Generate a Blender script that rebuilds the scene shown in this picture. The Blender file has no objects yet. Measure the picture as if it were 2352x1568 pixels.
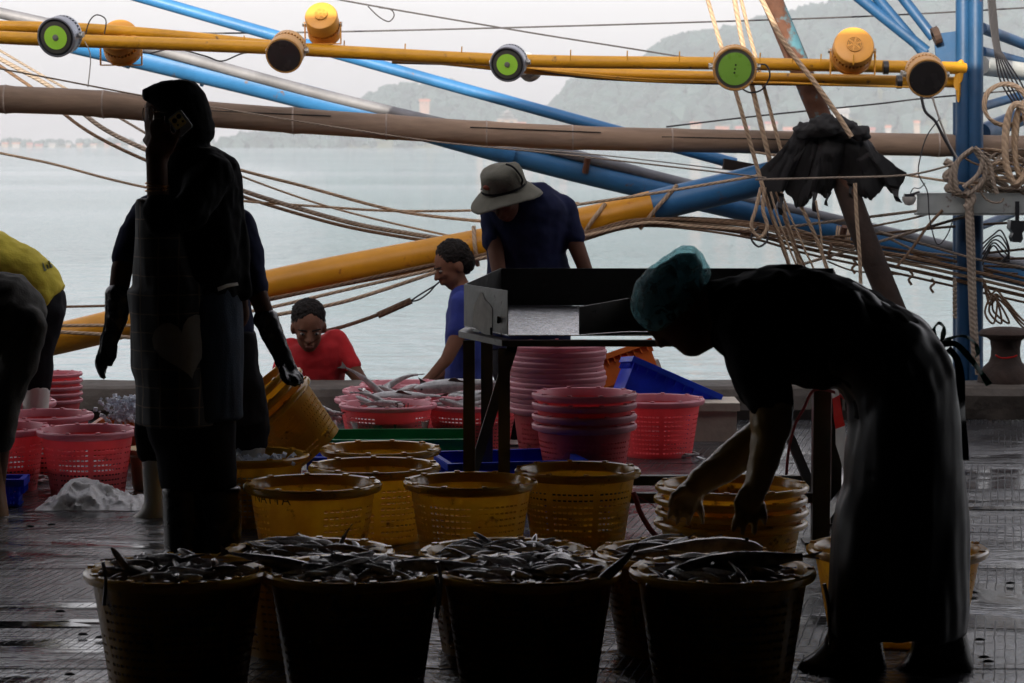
import bpy, bmesh, math, random
from mathutils import Vector, Matrix, Euler, noise
from mathutils.bvhtree import BVHTree
random.seed(11)
R = math.radians
sc = bpy.context.scene
col = sc.collection

# ------------------------------------------------------------------ camera
CAM_H, FPX, HORIZON = 1.33, 5800.0, 328.0      # photograph measured on a 2352 x 1568 grid
PITCH = math.atan((784 - HORIZON) / FPX)
cam_data = bpy.data.cameras.new('camera')
cam = bpy.data.objects.new('camera', cam_data); col.objects.link(cam); sc.camera = cam
cam_data.sensor_width = 22.3; cam_data.lens = 55.0
cam_data.clip_start = 0.1; cam_data.clip_end = 30000
cam.location = (0, 0, CAM_H); cam.rotation_euler = (R(90) - PITCH, 0, 0)
cam_data.dof.use_dof = True; cam_data.dof.focus_distance = 9.0; cam_data.dof.aperture_fstop = 6.3

# ------------------------------------------------------------------ sky, sun, exposure
SUN_EL, SUN_AZ = 20.0, 198.0      # azimuth measured clockwise from +Y: behind the viewer, to the left
world = bpy.data.worlds.new('World'); sc.world = world; world.use_nodes = True
wn = world.node_tree.nodes; wl = world.node_tree.links; wn.clear()
sky = wn.new('ShaderNodeTexSky'); sky.sky_type = 'NISHITA'; sky.sun_disc = False
sky.sun_elevation = R(SUN_EL); sky.sun_rotation = R(SUN_AZ)
sky.air_density = 1.0; sky.dust_density = 4.6; sky.ozone_density = 1.0; sky.altitude = 0
hsv = wn.new('ShaderNodeHueSaturation'); hsv.inputs['Saturation'].default_value = 0.40
tint = wn.new('ShaderNodeMix'); tint.data_type = 'RGBA'; tint.blend_type = 'MULTIPLY'; tint.inputs[0].default_value = 1.0
tint.inputs[7].default_value = (1.0, 0.918, 0.912, 1)
bg = wn.new('ShaderNodeBackground'); bg.inputs['Strength'].default_value = 0.13
wo = wn.new('ShaderNodeOutputWorld')
veil = wn.new('ShaderNodeMix'); veil.data_type = 'RGBA'; veil.blend_type = 'ADD'; veil.inputs[0].default_value = 1.0
veil.inputs[7].default_value = (2.3, 2.3, 2.35, 1)        # even white veil of a hazy sky, the same in every direction
wl.new(sky.outputs[0], hsv.inputs['Color']); wl.new(hsv.outputs[0], veil.inputs[6]); wl.new(veil.outputs[2], tint.inputs[6])
wl.new(tint.outputs[2], bg.inputs['Color']); wl.new(bg.outputs[0], wo.inputs['Surface'])
sun_d = bpy.data.lights.new('sun', 'SUN'); sun_d.energy = 4.6; sun_d.angle = R(0.8); sun_d.color = (1.0, 0.88, 0.72)
sun = bpy.data.objects.new('sun', sun_d); col.objects.link(sun)
_sv = Vector((math.sin(R(SUN_AZ)) * math.cos(R(SUN_EL)), math.cos(R(SUN_AZ)) * math.cos(R(SUN_EL)), math.sin(R(SUN_EL))))
sun.rotation_euler = _sv.to_track_quat('Z', 'Y').to_euler(); sun.location = (0, -5, 30)
sc.view_settings.view_transform = 'Standard'; sc.view_settings.look = 'None'
sc.view_settings.gamma = 1.0; sc.view_settings.exposure = 0.80
sc.render.engine = 'CYCLES'
sc.cycles.use_denoising = True
sc.cycles.max_bounces = 10; sc.cycles.diffuse_bounces = 7; sc.cycles.glossy_bounces = 3
sc.cycles.transmission_bounces = 4; sc.cycles.transparent_max_bounces = 8; sc.cycles.volume_bounces = 0
sc.cycles.caustics_reflective = False; sc.cycles.caustics_refractive = False
sc.cycles.sample_clamp_indirect = 6

# ------------------------------------------------------------------ helpers
_cp, _sp = math.cos(PITCH), math.sin(PITCH)
CAMP = Vector((0, 0, CAM_H))
def ray(x, y):
    cx, cy = (x - 1176) / FPX, (784 - y) / FPX
    return Vector((cx, _cp + cy * _sp, -_sp + cy * _cp))
def at(x, y, d):
    r = ray(x, y); return CAMP + r * (d / r.y)
def at_z(x, y, z=0.0):
    r = ray(x, y); return CAMP + r * ((z - CAM_H) / r.z)
def px(n, d): return n * d / FPX      # pixels -> metres at depth d

class MB:
    def __init__(s): s.v, s.f, s.uv = [], [], {}
    def add(s, vs, fs):
        o = len(s.v); s.v += [Vector(p) for p in vs]; s.f += [tuple(i + o for i in f) for f in fs]; return s
    def box(s, c, size, rot=None):
        c = Vector(c); h = Vector(size) / 2; m = rot or Matrix.Identity(3)
        vs = [c + m @ Vector((sx * h.x, sy * h.y, sz * h.z)) for sx in (-1, 1) for sy in (-1, 1) for sz in (-1, 1)]
        return s.add(vs, [(0, 1, 3, 2), (4, 6, 7, 5), (0, 4, 5, 1), (2, 3, 7, 6), (0, 2, 6, 4), (1, 5, 7, 3)])
    def bar(s, a, b, w, h, up=Vector((0, 0, 1))):
        a, b = Vector(a), Vector(b); z = (b - a); L = z.length; z.normalize()
        x = up.cross(z)
        if x.length < 1e-4: x = Vector((1, 0, 0))
        x.normalize(); y = z.cross(x)
        m = Matrix((x, y, z)).transposed()
        return s.box((a + b) / 2, (w, h, L), m)
    def tube(s, path, r, n=8, caps=True):
        P = [Vector(p) for p in path]; rs = r if isinstance(r, (list, tuple)) else [r] * len(P)
        T = []
        for i in range(len(P)):
            t = P[min(i + 1, len(P) - 1)] - P[max(i - 1, 0)]
            T.append(t.normalized() if t.length > 1e-9 else Vector((0, 0, 1)))
        a = T[0].orthogonal().normalized(); o = len(s.v); ln = 0
        for i, p in enumerate(P):
            if i:
                a = (a - T[i] * a.dot(T[i])).normalized(); ln += (p - P[i - 1]).length
            b = T[i].cross(a)
            for k in range(n):
                t = 2 * math.pi * k / n
                s.v.append(p + (a * math.cos(t) + b * math.sin(t)) * rs[i])
            if i:
                l0 = ln - (p - P[i - 1]).length
                for k in range(n):
                    k2 = (k + 1) % n
                    s.uv[len(s.f)] = ((k / n, l0), ((k + 1) / n, l0), ((k + 1) / n, ln), (k / n, ln))
                    s.f.append((o + (i - 1) * n + k, o + (i - 1) * n + k2, o + i * n + k2, o + i * n + k))
        if caps:
            s.f.append(tuple(o + k for k in reversed(range(n)))); e = o + (len(P) - 1) * n
            s.f.append(tuple(e + k for k in range(n)))
        return s
    def lathe(s, prof, n=24, m=None, closed=False):
        m = m or Matrix.Identity(4); o = len(s.v); k = len(prof)
        for i in range(n):
            t = 2 * math.pi * i / n
            for r, z in prof: s.v.append(m @ Vector((r * math.cos(t), r * math.sin(t), z)))
        for i in range(n):
            i2 = (i + 1) % n
            for j in range(k if closed else k - 1):
                j2 = (j + 1) % k
                s.f.append((o + i * k + j, o + i2 * k + j, o + i2 * k + j2, o + i * k + j2))
        return s
    def disc(s, r, z, n=24, m=None, r2=0.0):
        m = m or Matrix.Identity(4); o = len(s.v)
        for i in range(n):
            t = 2 * math.pi * i / n; s.v.append(m @ Vector((r * math.cos(t), r * math.sin(t), z)))
        s.f.append(tuple(o + i for i in range(n))); return s
    def ext(s, pts, vec):          # extruded polygon (list of 3D points) along vec
        n = len(pts); o = len(s.v); vec = Vector(vec)
        s.v += [Vector(p) for p in pts] + [Vector(p) + vec for p in pts]
        s.f.append(tuple(o + i for i in reversed(range(n)))); s.f.append(tuple(o + n + i for i in range(n)))
        for i in range(n):
            j = (i + 1) % n; s.f.append((o + i, o + j, o + n + j, o + n + i))
        return s
    def mesh(s, name, mat=None, smooth=False):
        me = bpy.data.meshes.new(name); me.from_pydata([tuple(p) for p in s.v], [], s.f)
        if s.uv:
            ul = me.uv_layers.new(name='UVMap').data
            for pi, uvs in s.uv.items():
                for li, c in zip(me.polygons[pi].loop_indices, uvs): ul[li].uv = c
        if smooth:
            me.polygons.foreach_set('use_smooth', [True] * len(me.polygons))
            try: me.set_sharp_from_angle(angle=R(40))
            except Exception: pass
        if mat: me.materials.append(mat)
        me.update(); return me
    def obj(s, name, mat, parent=None, smooth=False):
        return link(name, s.mesh(name, mat, smooth), parent)

WM = {}
def link(name, me, parent=None, m=None):
    o = bpy.data.objects.new(name, me); col.objects.link(o)
    if parent is not None:
        o.parent = parent
        pm = WM.get(parent.name)
        if pm is not None: o.matrix_parent_inverse = pm.inverted()
    if m is not None: o.matrix_basis = m
    return o
def tag(o, label=None, cat=None, group=None, kind=None):
    if label: o['label'] = label
    if cat: o['category'] = cat
    if group: o['group'] = group
    if kind: o['kind'] = kind
    return o
def thing(name, label, cat, loc=(0, 0, 0), group=None):      # Empty at the base; child meshes are given in world coordinates
    e = bpy.data.objects.new(name, None); col.objects.link(e); e.empty_display_size = .1
    e.location = loc; WM[e.name] = Matrix.Translation(Vector(loc))
    return tag(e, label, cat, group)
def spawn(proto, name, label, cat, m, group=None):            # proto: [(part name, mesh, [(sub name, mesh)])] in local coordinates
    e = bpy.data.objects.new(name, None); col.objects.link(e); e.empty_display_size = .1
    e.matrix_basis = m; tag(e, label, cat, group)
    for part in proto:
        o = bpy.data.objects.new(part[0], part[1]); col.objects.link(o); o.parent = e
        for sub in (part[2] if len(part) > 2 else []):
            q = bpy.data.objects.new(sub[0], sub[1]); col.objects.link(q); q.parent = o
    return e
def mtx(loc, rz=0, rx=0, ry=0, s=1.0):
    sv = s if isinstance(s, (tuple, list)) else (s, s, s)
    return Matrix.LocRotScale(Vector(loc), Euler((rx, ry, rz)), Vector(sv))
def crom(pts, n=6):                 # Catmull-Rom
    P = [Vector(p) for p in pts]
    if len(P) < 3: return [P[0].lerp(P[-1], i / n) for i in range(n + 1)]
    out = []
    for i in range(len(P) - 1):
        a, b, c, d = P[max(i - 1, 0)], P[i], P[i + 1], P[min(i + 2, len(P) - 1)]
        for k in range(n):
            t = k / n
            out.append(.5 * ((2 * b) + (c - a) * t + (2 * a - 5 * b + 4 * c - d) * t * t + (3 * b - a - 3 * c + d) * t ** 3))
    return out + [P[-1]]

# ------------------------------------------------------------------ materials
def nodes(name):
    m = bpy.data.materials.new(name); m.use_nodes = True; nt = m.node_tree
    return m, nt.nodes, nt.links, nt.nodes['Principled BSDF'], nt.nodes['Material Output']
def N(nd, typ, **kw):
    n = nd.new(typ)
    for k, v in kw.items():
        if k in n.inputs: n.inputs[k].default_value = v
        else: setattr(n, k, v)
    return n
def ramp(nd, stops):
    r = nd.new('ShaderNodeValToRGB'); e = r.color_ramp.elements
    while len(e) < len(stops): e.new(0.5)
    for q, (p, c) in zip(e, stops):
        q.position = p; q.color = (c[0], c[1], c[2], 1) if hasattr(c, '__len__') else (c, c, c, 1)
    return r
def mat(name, c, rough=.5, metal=0.0, var=.25, scale=6.0, bump=0.0, bscale=40.0, transl=0.0, spec=.5, coat=0.0,
        spots=None, stretch=None, rvar=.12):
    """Procedural paint / cloth / skin: base colour broken by two noises, roughness wear, fine relief, optional patches."""
    m, nd, lk, p, out = nodes(name)
    tc = N(nd, 'ShaderNodeTexCoord'); vec = tc.outputs['Object']
    if stretch:
        mp = N(nd, 'ShaderNodeMapping'); mp.inputs['Scale'].default_value = stretch; lk.new(vec, mp.inputs[0]); vec = mp.outputs[0]
    n1 = N(nd, 'ShaderNodeTexNoise', Scale=scale, Detail=6.0, Roughness=.6); lk.new(vec, n1.inputs['Vector'])
    lo = tuple(x * (1 - var) for x in c); hi = tuple(min(1, x * (1 + var)) for x in c)
    rp = ramp(nd, [(.3, lo), (.7, hi)]); lk.new(n1.outputs[0], rp.inputs[0]); cout = rp.outputs[0]
    if spots:
        sc_, th, c2 = spots
        n3 = N(nd, 'ShaderNodeTexNoise', Scale=sc_, Detail=8.0, Roughness=.65); lk.new(vec, n3.inputs['Vector'])
        r3 = ramp(nd, [(th, 0.0), (th + .06, 1.0)]); lk.new(n3.outputs[0], r3.inputs[0])
        mx = N(nd, 'ShaderNodeMix', data_type='RGBA'); lk.new(r3.outputs[0], mx.inputs[0]); lk.new(cout, mx.inputs[6])
        mx.inputs[7].default_value = (*c2, 1); cout = mx.outputs[2]
    lk.new(cout, p.inputs['Base Color'])
    n2 = N(nd, 'ShaderNodeTexNoise', Scale=scale * 3.1, Detail=4.0); lk.new(vec, n2.inputs['Vector'])
    mr = N(nd, 'ShaderNodeMapRange'); mr.inputs[3].default_value = max(.02, rough - rvar); mr.inputs[4].default_value = min(1, rough + rvar)
    lk.new(n2.outputs[0], mr.inputs[0]); lk.new(mr.outputs[0], p.inputs['Roughness'])
    p.inputs['Metallic'].default_value = metal; p.inputs['Specular IOR Level'].default_value = spec
    if coat: p.inputs['Coat Weight'].default_value = coat; p.inputs['Coat Roughness'].default_value = .12
    if bump:
        n4 = N(nd, 'ShaderNodeTexNoise', Scale=bscale, Detail=5.0); lk.new(vec, n4.inputs['Vector'])
        b = N(nd, 'ShaderNodeBump', Strength=bump, Distance=.01); lk.new(n4.outputs[0], b.inputs['Height']); lk.new(b.outputs[0], p.inputs['Normal'])
    if transl:
        t = N(nd, 'ShaderNodeBsdfTranslucent'); lk.new(cout, t.inputs['Color'])
        ms = N(nd, 'ShaderNodeMixShader'); ms.inputs[0].default_value = transl
        lk.new(p.outputs[0], ms.inputs[1]); lk.new(t.outputs[0], ms.inputs[2]); lk.new(ms.outputs[0], out.inputs['Surface'])
    return m
def rope_mat(name, c, strands=3.0, pitch=28.0):
    m, nd, lk, p, out = nodes(name)
    uv = N(nd, 'ShaderNodeUVMap'); sx = N(nd, 'ShaderNodeSeparateXYZ'); lk.new(uv.outputs[0], sx.inputs[0])
    a = N(nd, 'ShaderNodeMath', operation='MULTIPLY'); a.inputs[1].default_value = strands; lk.new(sx.outputs[0], a.inputs[0])
    b = N(nd, 'ShaderNodeMath', operation='MULTIPLY'); b.inputs[1].default_value = pitch; lk.new(sx.outputs[1], b.inputs[0])
    s_ = N(nd, 'ShaderNodeMath', operation='ADD'); lk.new(a.outputs[0], s_.inputs[0]); lk.new(b.outputs[0], s_.inputs[1])
    f = N(nd, 'ShaderNodeMath', operation='FRACT'); lk.new(s_.outputs[0], f.inputs[0])
    pp = N(nd, 'ShaderNodeMath', operation='PINGPONG'); pp.inputs[1].default_value = .5; lk.new(f.outputs[0], pp.inputs[0])
    tc = N(nd, 'ShaderNodeTexCoord'); nz = N(nd, 'ShaderNodeTexNoise', Scale=9.0, Detail=5.0); lk.new(tc.outputs['Object'], nz.inputs['Vector'])
    mm = N(nd, 'ShaderNodeMath', operation='MULTIPLY_ADD'); mm.inputs[1].default_value = .9; lk.new(pp.outputs[0], mm.inputs[0]); lk.new(nz.outputs[0], mm.inputs[2])
    rp = ramp(nd, [(.35, tuple(x * .45 for x in c)), (.85, c)]); lk.new(mm.outputs[0], rp.inputs[0]); lk.new(rp.outputs[0], p.inputs['Base Color'])
    bp = N(nd, 'ShaderNodeBump', Strength=.9, Distance=.006); lk.new(pp.outputs[0], bp.inputs['Height']); lk.new(bp.outputs[0], p.inputs['Normal'])
    p.inputs['Roughness'].default_value = .85; return m

M = {}
M['yellow_shaded'] = mat('shaded_yellow_plastic', (.42, .22, .03), .30, var=.3, scale=8, bump=.12, transl=.30, spots=(12, .58, (.12, .07, .03)))  # darker, less translucent copy of the yellow: shade put into the colour
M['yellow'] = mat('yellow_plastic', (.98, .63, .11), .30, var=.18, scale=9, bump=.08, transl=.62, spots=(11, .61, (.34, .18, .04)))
M['yellow_rim'] = mat('yellow_rim_plastic', (.70, .38, .04), .16, var=.2, scale=9, bump=.08, spec=.9, rvar=.06, transl=.12, spots=(22, .64, (.16, .10, .05)))
M['pink'] = mat('pink_plastic', (.90, .22, .24), .40, var=.12, scale=9, bump=.06, transl=.52, spots=(10, .62, (.36, .09, .08)))
M['pink_rim'] = mat('pink_rim_plastic', (.80, .34, .40), .40, var=.12, scale=8, bump=.06, transl=.25, spots=(20, .68, (.25, .12, .10)))
M['blue_crate'] = mat('blue_crate_plastic', (.02, .08, .70), .4, var=.2, transl=.4, bump=.05)
M['green_crate'] = mat('green_crate_plastic', (.015, .34, .13), .4, var=.2, transl=.4, bump=.05)
M['orange_crate'] = mat('orange_crate_plastic', (.60, .13, .01), .4, var=.2, transl=.3, bump=.05)
M['foam'] = mat('white_foam', (.55, .49, .40), .8, var=.2, spots=(7, .6, (.25, .16, .07)), bump=.2)
M['steel'] = mat('stainless_steel', (.075, .075, .072), .34, metal=.7, var=.25, scale=5, bump=.06, bscale=90, spots=(11, .62, (.10, .10, .095)))
M['steel_worn'] = mat('worn_stainless_steel', (.13, .13, .125), .42, metal=.7, var=.35, scale=4, bump=.12, bscale=60, spots=(30, .63, (.05, .05, .045)))
M['frame_steel'] = mat('frame_steel', (.11, .105, .095), .42, metal=.8, var=.3, bump=.05)
M['skin'] = mat('skin', (.155, .070, .042), .68, var=.14, scale=14, bump=.06, bscale=160, spec=.22)
M['skin_d'] = mat('skin_brown', (.11, .048, .028), .68, var=.14, scale=14, bump=.06, bscale=160, spec=.22)
M['hair'] = mat('black_hair', (.010, .008, .007), .6, var=.3, scale=60, bump=.6, bscale=160, spec=.15)
M['black_cloth'] = mat('black_cloth', (.005, .005, .006), .9, var=.3, scale=20, bump=.15, bscale=220, spec=.12)
M['navy_cloth'] = mat('navy_cloth', (.012, .016, .050), .9, var=.25, scale=10, bump=.15, bscale=180, spec=.15)
M['blue_cloth'] = mat('blue_polo_cloth', (.014, .028, .20), .85, var=.2, scale=8, bump=.15, bscale=150)
M['red_cloth'] = mat('red_polo_cloth', (.50, .012, .018), .85, var=.2, scale=8, bump=.15, bscale=150)
M['yellow_cloth'] = mat('yellow_shirt_cloth', (.55, .45, .035), .85, var=.2, scale=5, bump=.2, bscale=120)
M['olive_cloth'] = mat('olive_trouser_cloth', (.045, .042, .034), .85, var=.35, scale=7, bump=.2, bscale=120)
M['dark_trouser'] = mat('dark_trouser_cloth', (.012, .012, .015), .9, var=.3, scale=9, bump=.15, bscale=150, spec=.15)
M['denim'] = mat('denim_cloth', (.018, .035, .065), .85, var=.3, scale=12, bump=.2, bscale=200)
M['hat'] = mat('khaki_hat_cloth', (.13, .125, .095), .85, var=.2, scale=16, bump=.25, bscale=200)
M['rubber_black'] = mat('black_rubber', (.010, .011, .012), .28, var=.3, bump=.06)
M['rubber_apron'] = mat('rubber_apron', (.008, .012, .017), .42, var=.3, bump=.06, bscale=10, spec=.28)
M['rubber_white'] = mat('white_rubber', (.80, .80, .74), .35, var=.10, spots=(9, .70, (.30, .27, .2)), bump=.04)
M['rubber_brown'] = mat('brown_rubber', (.22, .10, .03), .4, var=.25, bump=.08)
M['sole'] = mat('dark_sole_rubber', (.03, .018, .012), .6)
M['glove'] = mat('olive_rubber_glove', (.34, .22, .075), .36, var=.25, scale=9, bump=.15, bscale=24)
M['glove_blk'] = mat('black_rubber_glove', (.014, .017, .022), .26, var=.25, bump=.15, bscale=24)
M['mast'] = mat('mast_blue_paint', (.010, .060, .150), .45, var=.25, scale=4, bump=.08, spots=(6, .68, (.11, .04, .02)))
M['boom_blue'] = mat('boom_blue_paint', (.030, .155, .36), .42, var=.22, scale=3, bump=.08, spots=(11, .635, (.13, .085, .06)))
M['boom_yellow'] = mat('boom_yellow_paint', (.56, .275, .012), .42, var=.16, scale=5, bump=.10, spots=(12, .63, (.17, .09, .03)))
M['boom_thick'] = mat('thick_boom_yellow_paint', (.62, .275, .010), .42, var=.16, scale=4, bump=.10, spots=(13, .625, (.33, .085, .02)))
M['galv'] = mat('galvanised_pipe', (.17, .18, .20), .6, metal=.2, var=.3, scale=5, spots=(7, .66, (.20, .11, .07)))
M['bamboo'] = mat('weathered_bamboo', (.25, .18, .13), .75, var=.6, scale=6, bump=.5, bscale=26, stretch=(.12, 1, 1), spots=(16, .70, (.02, .15, .10)))
M['bamboo_node'] = mat('bamboo_node_scar', (.36, .30, .26), .8, var=.4, scale=14, bump=.4)
M['rust'] = mat('rusty_steel', (.085, .036, .020), .85, var=.5, scale=7, bump=.5, bscale=30, spots=(4, .55, (.06, .17, .22)))
M['rust_dark'] = mat('dark_rusty_iron', (.035, .020, .014), .85, var=.4, scale=9, bump=.6, bscale=30)
M['pale_pipe'] = mat('pale_pipe_paint', (.42, .45, .44), .5, var=.2, spots=(6, .65, (.2, .15, .1)))
M['tarp'] = mat('black_mesh_cloth', (.017, .018, .020), .8, var=.3, scale=12, bump=.25, bscale=200)
M['wire'] = mat('dark_wire', (.025, .025, .03), .5)
M['wire_lt'] = mat('pale_wire', (.35, .33, .30), .6)
M['rope'] = rope_mat('hemp_rope', (.50, .37, .25))
M['rope_d'] = rope_mat('dark_rope', (.20, .125, .075))
M['rope_g'] = rope_mat('grey_rope', (.34, .28, .22), pitch=40)
M['lamp_y'] = mat('lamp_yellow_paint', (.66, .31, .045), .42, var=.06, bump=.03)
M['lamp_tan'] = mat('lamp_tan_paint', (.50, .27, .08), .42, var=.08, bump=.03)
M['lamp_grey'] = mat('lamp_grey_metal', (.30, .32, .36), .32, metal=.6, var=.12)
M['lamp_black'] = mat('lamp_black_metal', (.018, .020, .024), .35, var=.2)
M['lens_green'] = mat('green_lens', (.42, .85, .08), .4, var=.05)
M['lens_dgreen'] = mat('dark_green_lens', (.20, .42, .06), .3, var=.06)
M['lens_dark'] = mat('dark_lens', (.028, .026, .026), .25, var=.2, coat=.5)
M['lens_ring'] = mat('grey_lens_ring', (.09, .09, .08), .35)
M['hub'] = mat('lamp_hub', (.35, .36, .34), .4, metal=.5)
M['dark'] = mat('dark_gap', (.012, .012, .012), .8)
M['plastic_bag'] = mat('white_plastic_sheet', (.90, .91, .94), .3, var=.10, scale=11, bump=.6, bscale=22, transl=.25, spots=(9, .68, (.55, .53, .50)))
M['fish'] = mat('fish_skin', (.15, .14, .135), .20, var=.6, scale=12, bump=.30, bscale=38, spec=1.0, coat=1.0, rvar=.05)
M['fish_b'] = mat('brown_fish_skin', (.26, .19, .16), .22, var=.5, scale=14, bump=.30, bscale=38, spec=1.0, coat=1.0, rvar=.05)
M['fish_g'] = mat('grey_fish_skin', (.52, .51, .51), .26, var=.5, scale=16, bump=.30, bscale=42, spec=.8, coat=.6, rvar=.06)
M['fish_fin'] = mat('fish_fin', (.10, .065, .055), .3, var=.3, transl=.35)
M['fish_silver'] = mat('silver_fish_skin', (.42, .43, .43), .2, var=.4, scale=14, bump=.1, spec=.7, coat=.5)
M['eye'] = mat('eye_white', (.20, .17, .15), .3); M['pupil'] = mat('pupil', (.01, .008, .006), .1)
M['lip'] = mat('lips', (.16, .06, .045), .5)
M['phone'] = mat('clear_phone_case', (.45, .45, .47), .2, var=.3); M['phone_cam'] = mat('gold_camera_plate', (.95, .70, .22), .3, var=.1)
M['bracelet'] = mat('gold_bracelet', (.55, .28, .12), .3, metal=.9)
M['heart'] = mat('grey_heart_patch', (.24, .22, .19), .9, var=.15, bump=.2)
M['band'] = mat('white_waistband', (.50, .47, .42), .8)
M['ribbon'] = mat('green_ribbon', (.01, .13, .085), .6, transl=.35)
M['tape_r'] = mat('red_tape', (.55, .02, .015), .35, transl=.35); M['tape_w'] = mat('white_tape', (.62, .60, .57), .35, transl=.35)
M['string'] = mat('pink_string', (.55, .12, .14), .5, transl=.3)
M['ink'] = mat('dark_ink', (.05, .02, .01), .7); M['ink_g'] = mat('green_ink', (.09, .11, .05), .8)
M['ice'] = mat('crushed_ice', (.70, .74, .80), .2, var=.1, transl=.4)
# ================================================================== SETTING
WATER_Z = -1.9
def floor_mat():
    m, nd, lk, p, out = nodes('wet_concrete')
    tc = N(nd, 'ShaderNodeTexCoord'); o = tc.outputs['Object']
    def noise_(s, d=5.0, sc_=None, dist=0.0):
        v = o
        if sc_:
            mp = N(nd, 'ShaderNodeMapping'); mp.inputs['Scale'].default_value = sc_; lk.new(o, mp.inputs[0]); v = mp.outputs[0]
        n = N(nd, 'ShaderNodeTexNoise', Scale=s, Detail=d, Roughness=.6, Distortion=dist); lk.new(v, n.inputs['Vector']); return n.outputs[0]
    def math_(op, a, b=None, c=None):
        n = N(nd, 'ShaderNodeMath', operation=op)
        for i, q in enumerate((a, b, c)):
            if q is None: continue
            if isinstance(q, (int, float)): n.inputs[i].default_value = q
            else: lk.new(q, n.inputs[i])
        return n.outputs[0]
    sx = N(nd, 'ShaderNodeSeparateXYZ'); lk.new(o, sx.inputs[0]); X, Y = sx.outputs[0], sx.outputs[1]
    wob = noise_(9.0, 5.0)
    u = math_('ADD', math_('MULTIPLY_ADD', X, math.cos(R(11)), math_('MULTIPLY', Y, -math.sin(R(11)))), math_('MULTIPLY', wob, .014))
    def groove(coord, period, width):
        f = math_('FRACT', math_('DIVIDE', coord, period))
        return math_('LESS_THAN', f, width)
    g1 = math_('MULTIPLY', groove(u, .027, .13), math_('GREATER_THAN', noise_(1.3, 3.0, (1.3, 1.0, 1), .5), .47))
    v2 = math_('ADD', Y, math_('MULTIPLY', wob, .020))
    g2 = math_('MULTIPLY', groove(v2, .038, .11), math_('GREATER_THAN', noise_(1.7, 3.0, (.8, 1.8, 1), .5), .49))
    g = math_('MAXIMUM', g1, g2)
    big = noise_(1.1, 6.0, (.6, 1.6, 1), .6)      # where the slurry lies
    fine = noise_(17.0, 9.0, (1.1, .85, 1))
    med = noise_(5.0, 6.0, (.8, .8, 1))
    h = math_('ADD', math_('MULTIPLY', fine, .95), math_('MULTIPLY', med, 1.1))
    h = math_('SUBTRACT', h, math_('MULTIPLY', g, .55))
    rough_ = ramp(nd, [(.42, 0.0), (.56, 1.0)]); lk.new(big, rough_.inputs[0])
    h2 = math_('MULTIPLY', h, math_('MULTIPLY_ADD', rough_.outputs[0], .88, .12))
    b = N(nd, 'ShaderNodeBump', Strength=.85, Distance=.016); lk.new(h2, b.inputs['Height']); lk.new(b.outputs[0], p.inputs['Normal'])
    cr = ramp(nd, [(.3, (.030, .032, .036)), (.7, (.080, .083, .090))]); lk.new(med, cr.inputs[0])
    mx = N(nd, 'ShaderNodeMix', data_type='RGBA'); lk.new(g, mx.inputs[0]); lk.new(cr.outputs[0], mx.inputs[6]); mx.inputs[7].default_value = (.016, .016, .016, 1)
    lk.new(mx.outputs[2], p.inputs['Base Color'])
    mr = N(nd, 'ShaderNodeMapRange'); mr.inputs[1].default_value = .3; mr.inputs[2].default_value = .75
    mr.inputs[3].default_value = .05; mr.inputs[4].default_value = .34; lk.new(fine, mr.inputs[0])
    wetr = math_('MULTIPLY_ADD', math_('SUBTRACT', mr.outputs[0], .045), rough_.outputs[0], .045); ra = math_('MAXIMUM', wetr, math_('MULTIPLY', g, .45)); lk.new(ra, p.inputs['Roughness'])
    sp = math_('MULTIPLY_ADD', g, -.70, .98); lk.new(sp, p.inputs['Specular IOR Level'])
    return m
M['floor'] = floor_mat()
floor = MB().box((0, -1, -.10), (34, 27, .12)).obj('floor', M['dark']); tag(floor, kind='structure')
joints = [-14.4, -9.6, -5.0, -1.2, 2.6, 6.32, 7.83, 10.44, 11.44, 12.46]
for a, b in zip(joints[:-1], joints[1:]):
    for xa, xb in ((-17, -6.2), (-6.2, 6.4), (6.4, 17)):
        me = MB().box(((xa + xb) / 2, (a + b) / 2, -.02), (xb - xa - .025, b - a - .014, .04)).mesh('floor_slab', M['floor'])
        link('floor_slab', me, floor)
pd = MB()
for cx, cy, rx, ry in ((2335, 1166, .22, .05), (60, 1432, .17, .055), (210, 1425, .10, .03)):
    c = at_z(cx, cy, .004); pd.add([c + Vector((rx * math.cos(t) * (1 + .25 * math.sin(3 * t + cx)), ry * math.sin(t) * (1 + .3 * math.cos(2 * t)), 0)) for t in [k * math.pi / 12 for k in range(24)]], [tuple(range(24))])
M['puddle'] = mat('puddle_water', (.02, .02, .02), .06, var=.2, bump=.05, bscale=14)
tag(pd.obj('puddle', M['puddle']), 'small puddles lying on the wet concrete', 'puddle', kind='stuff')

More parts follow.
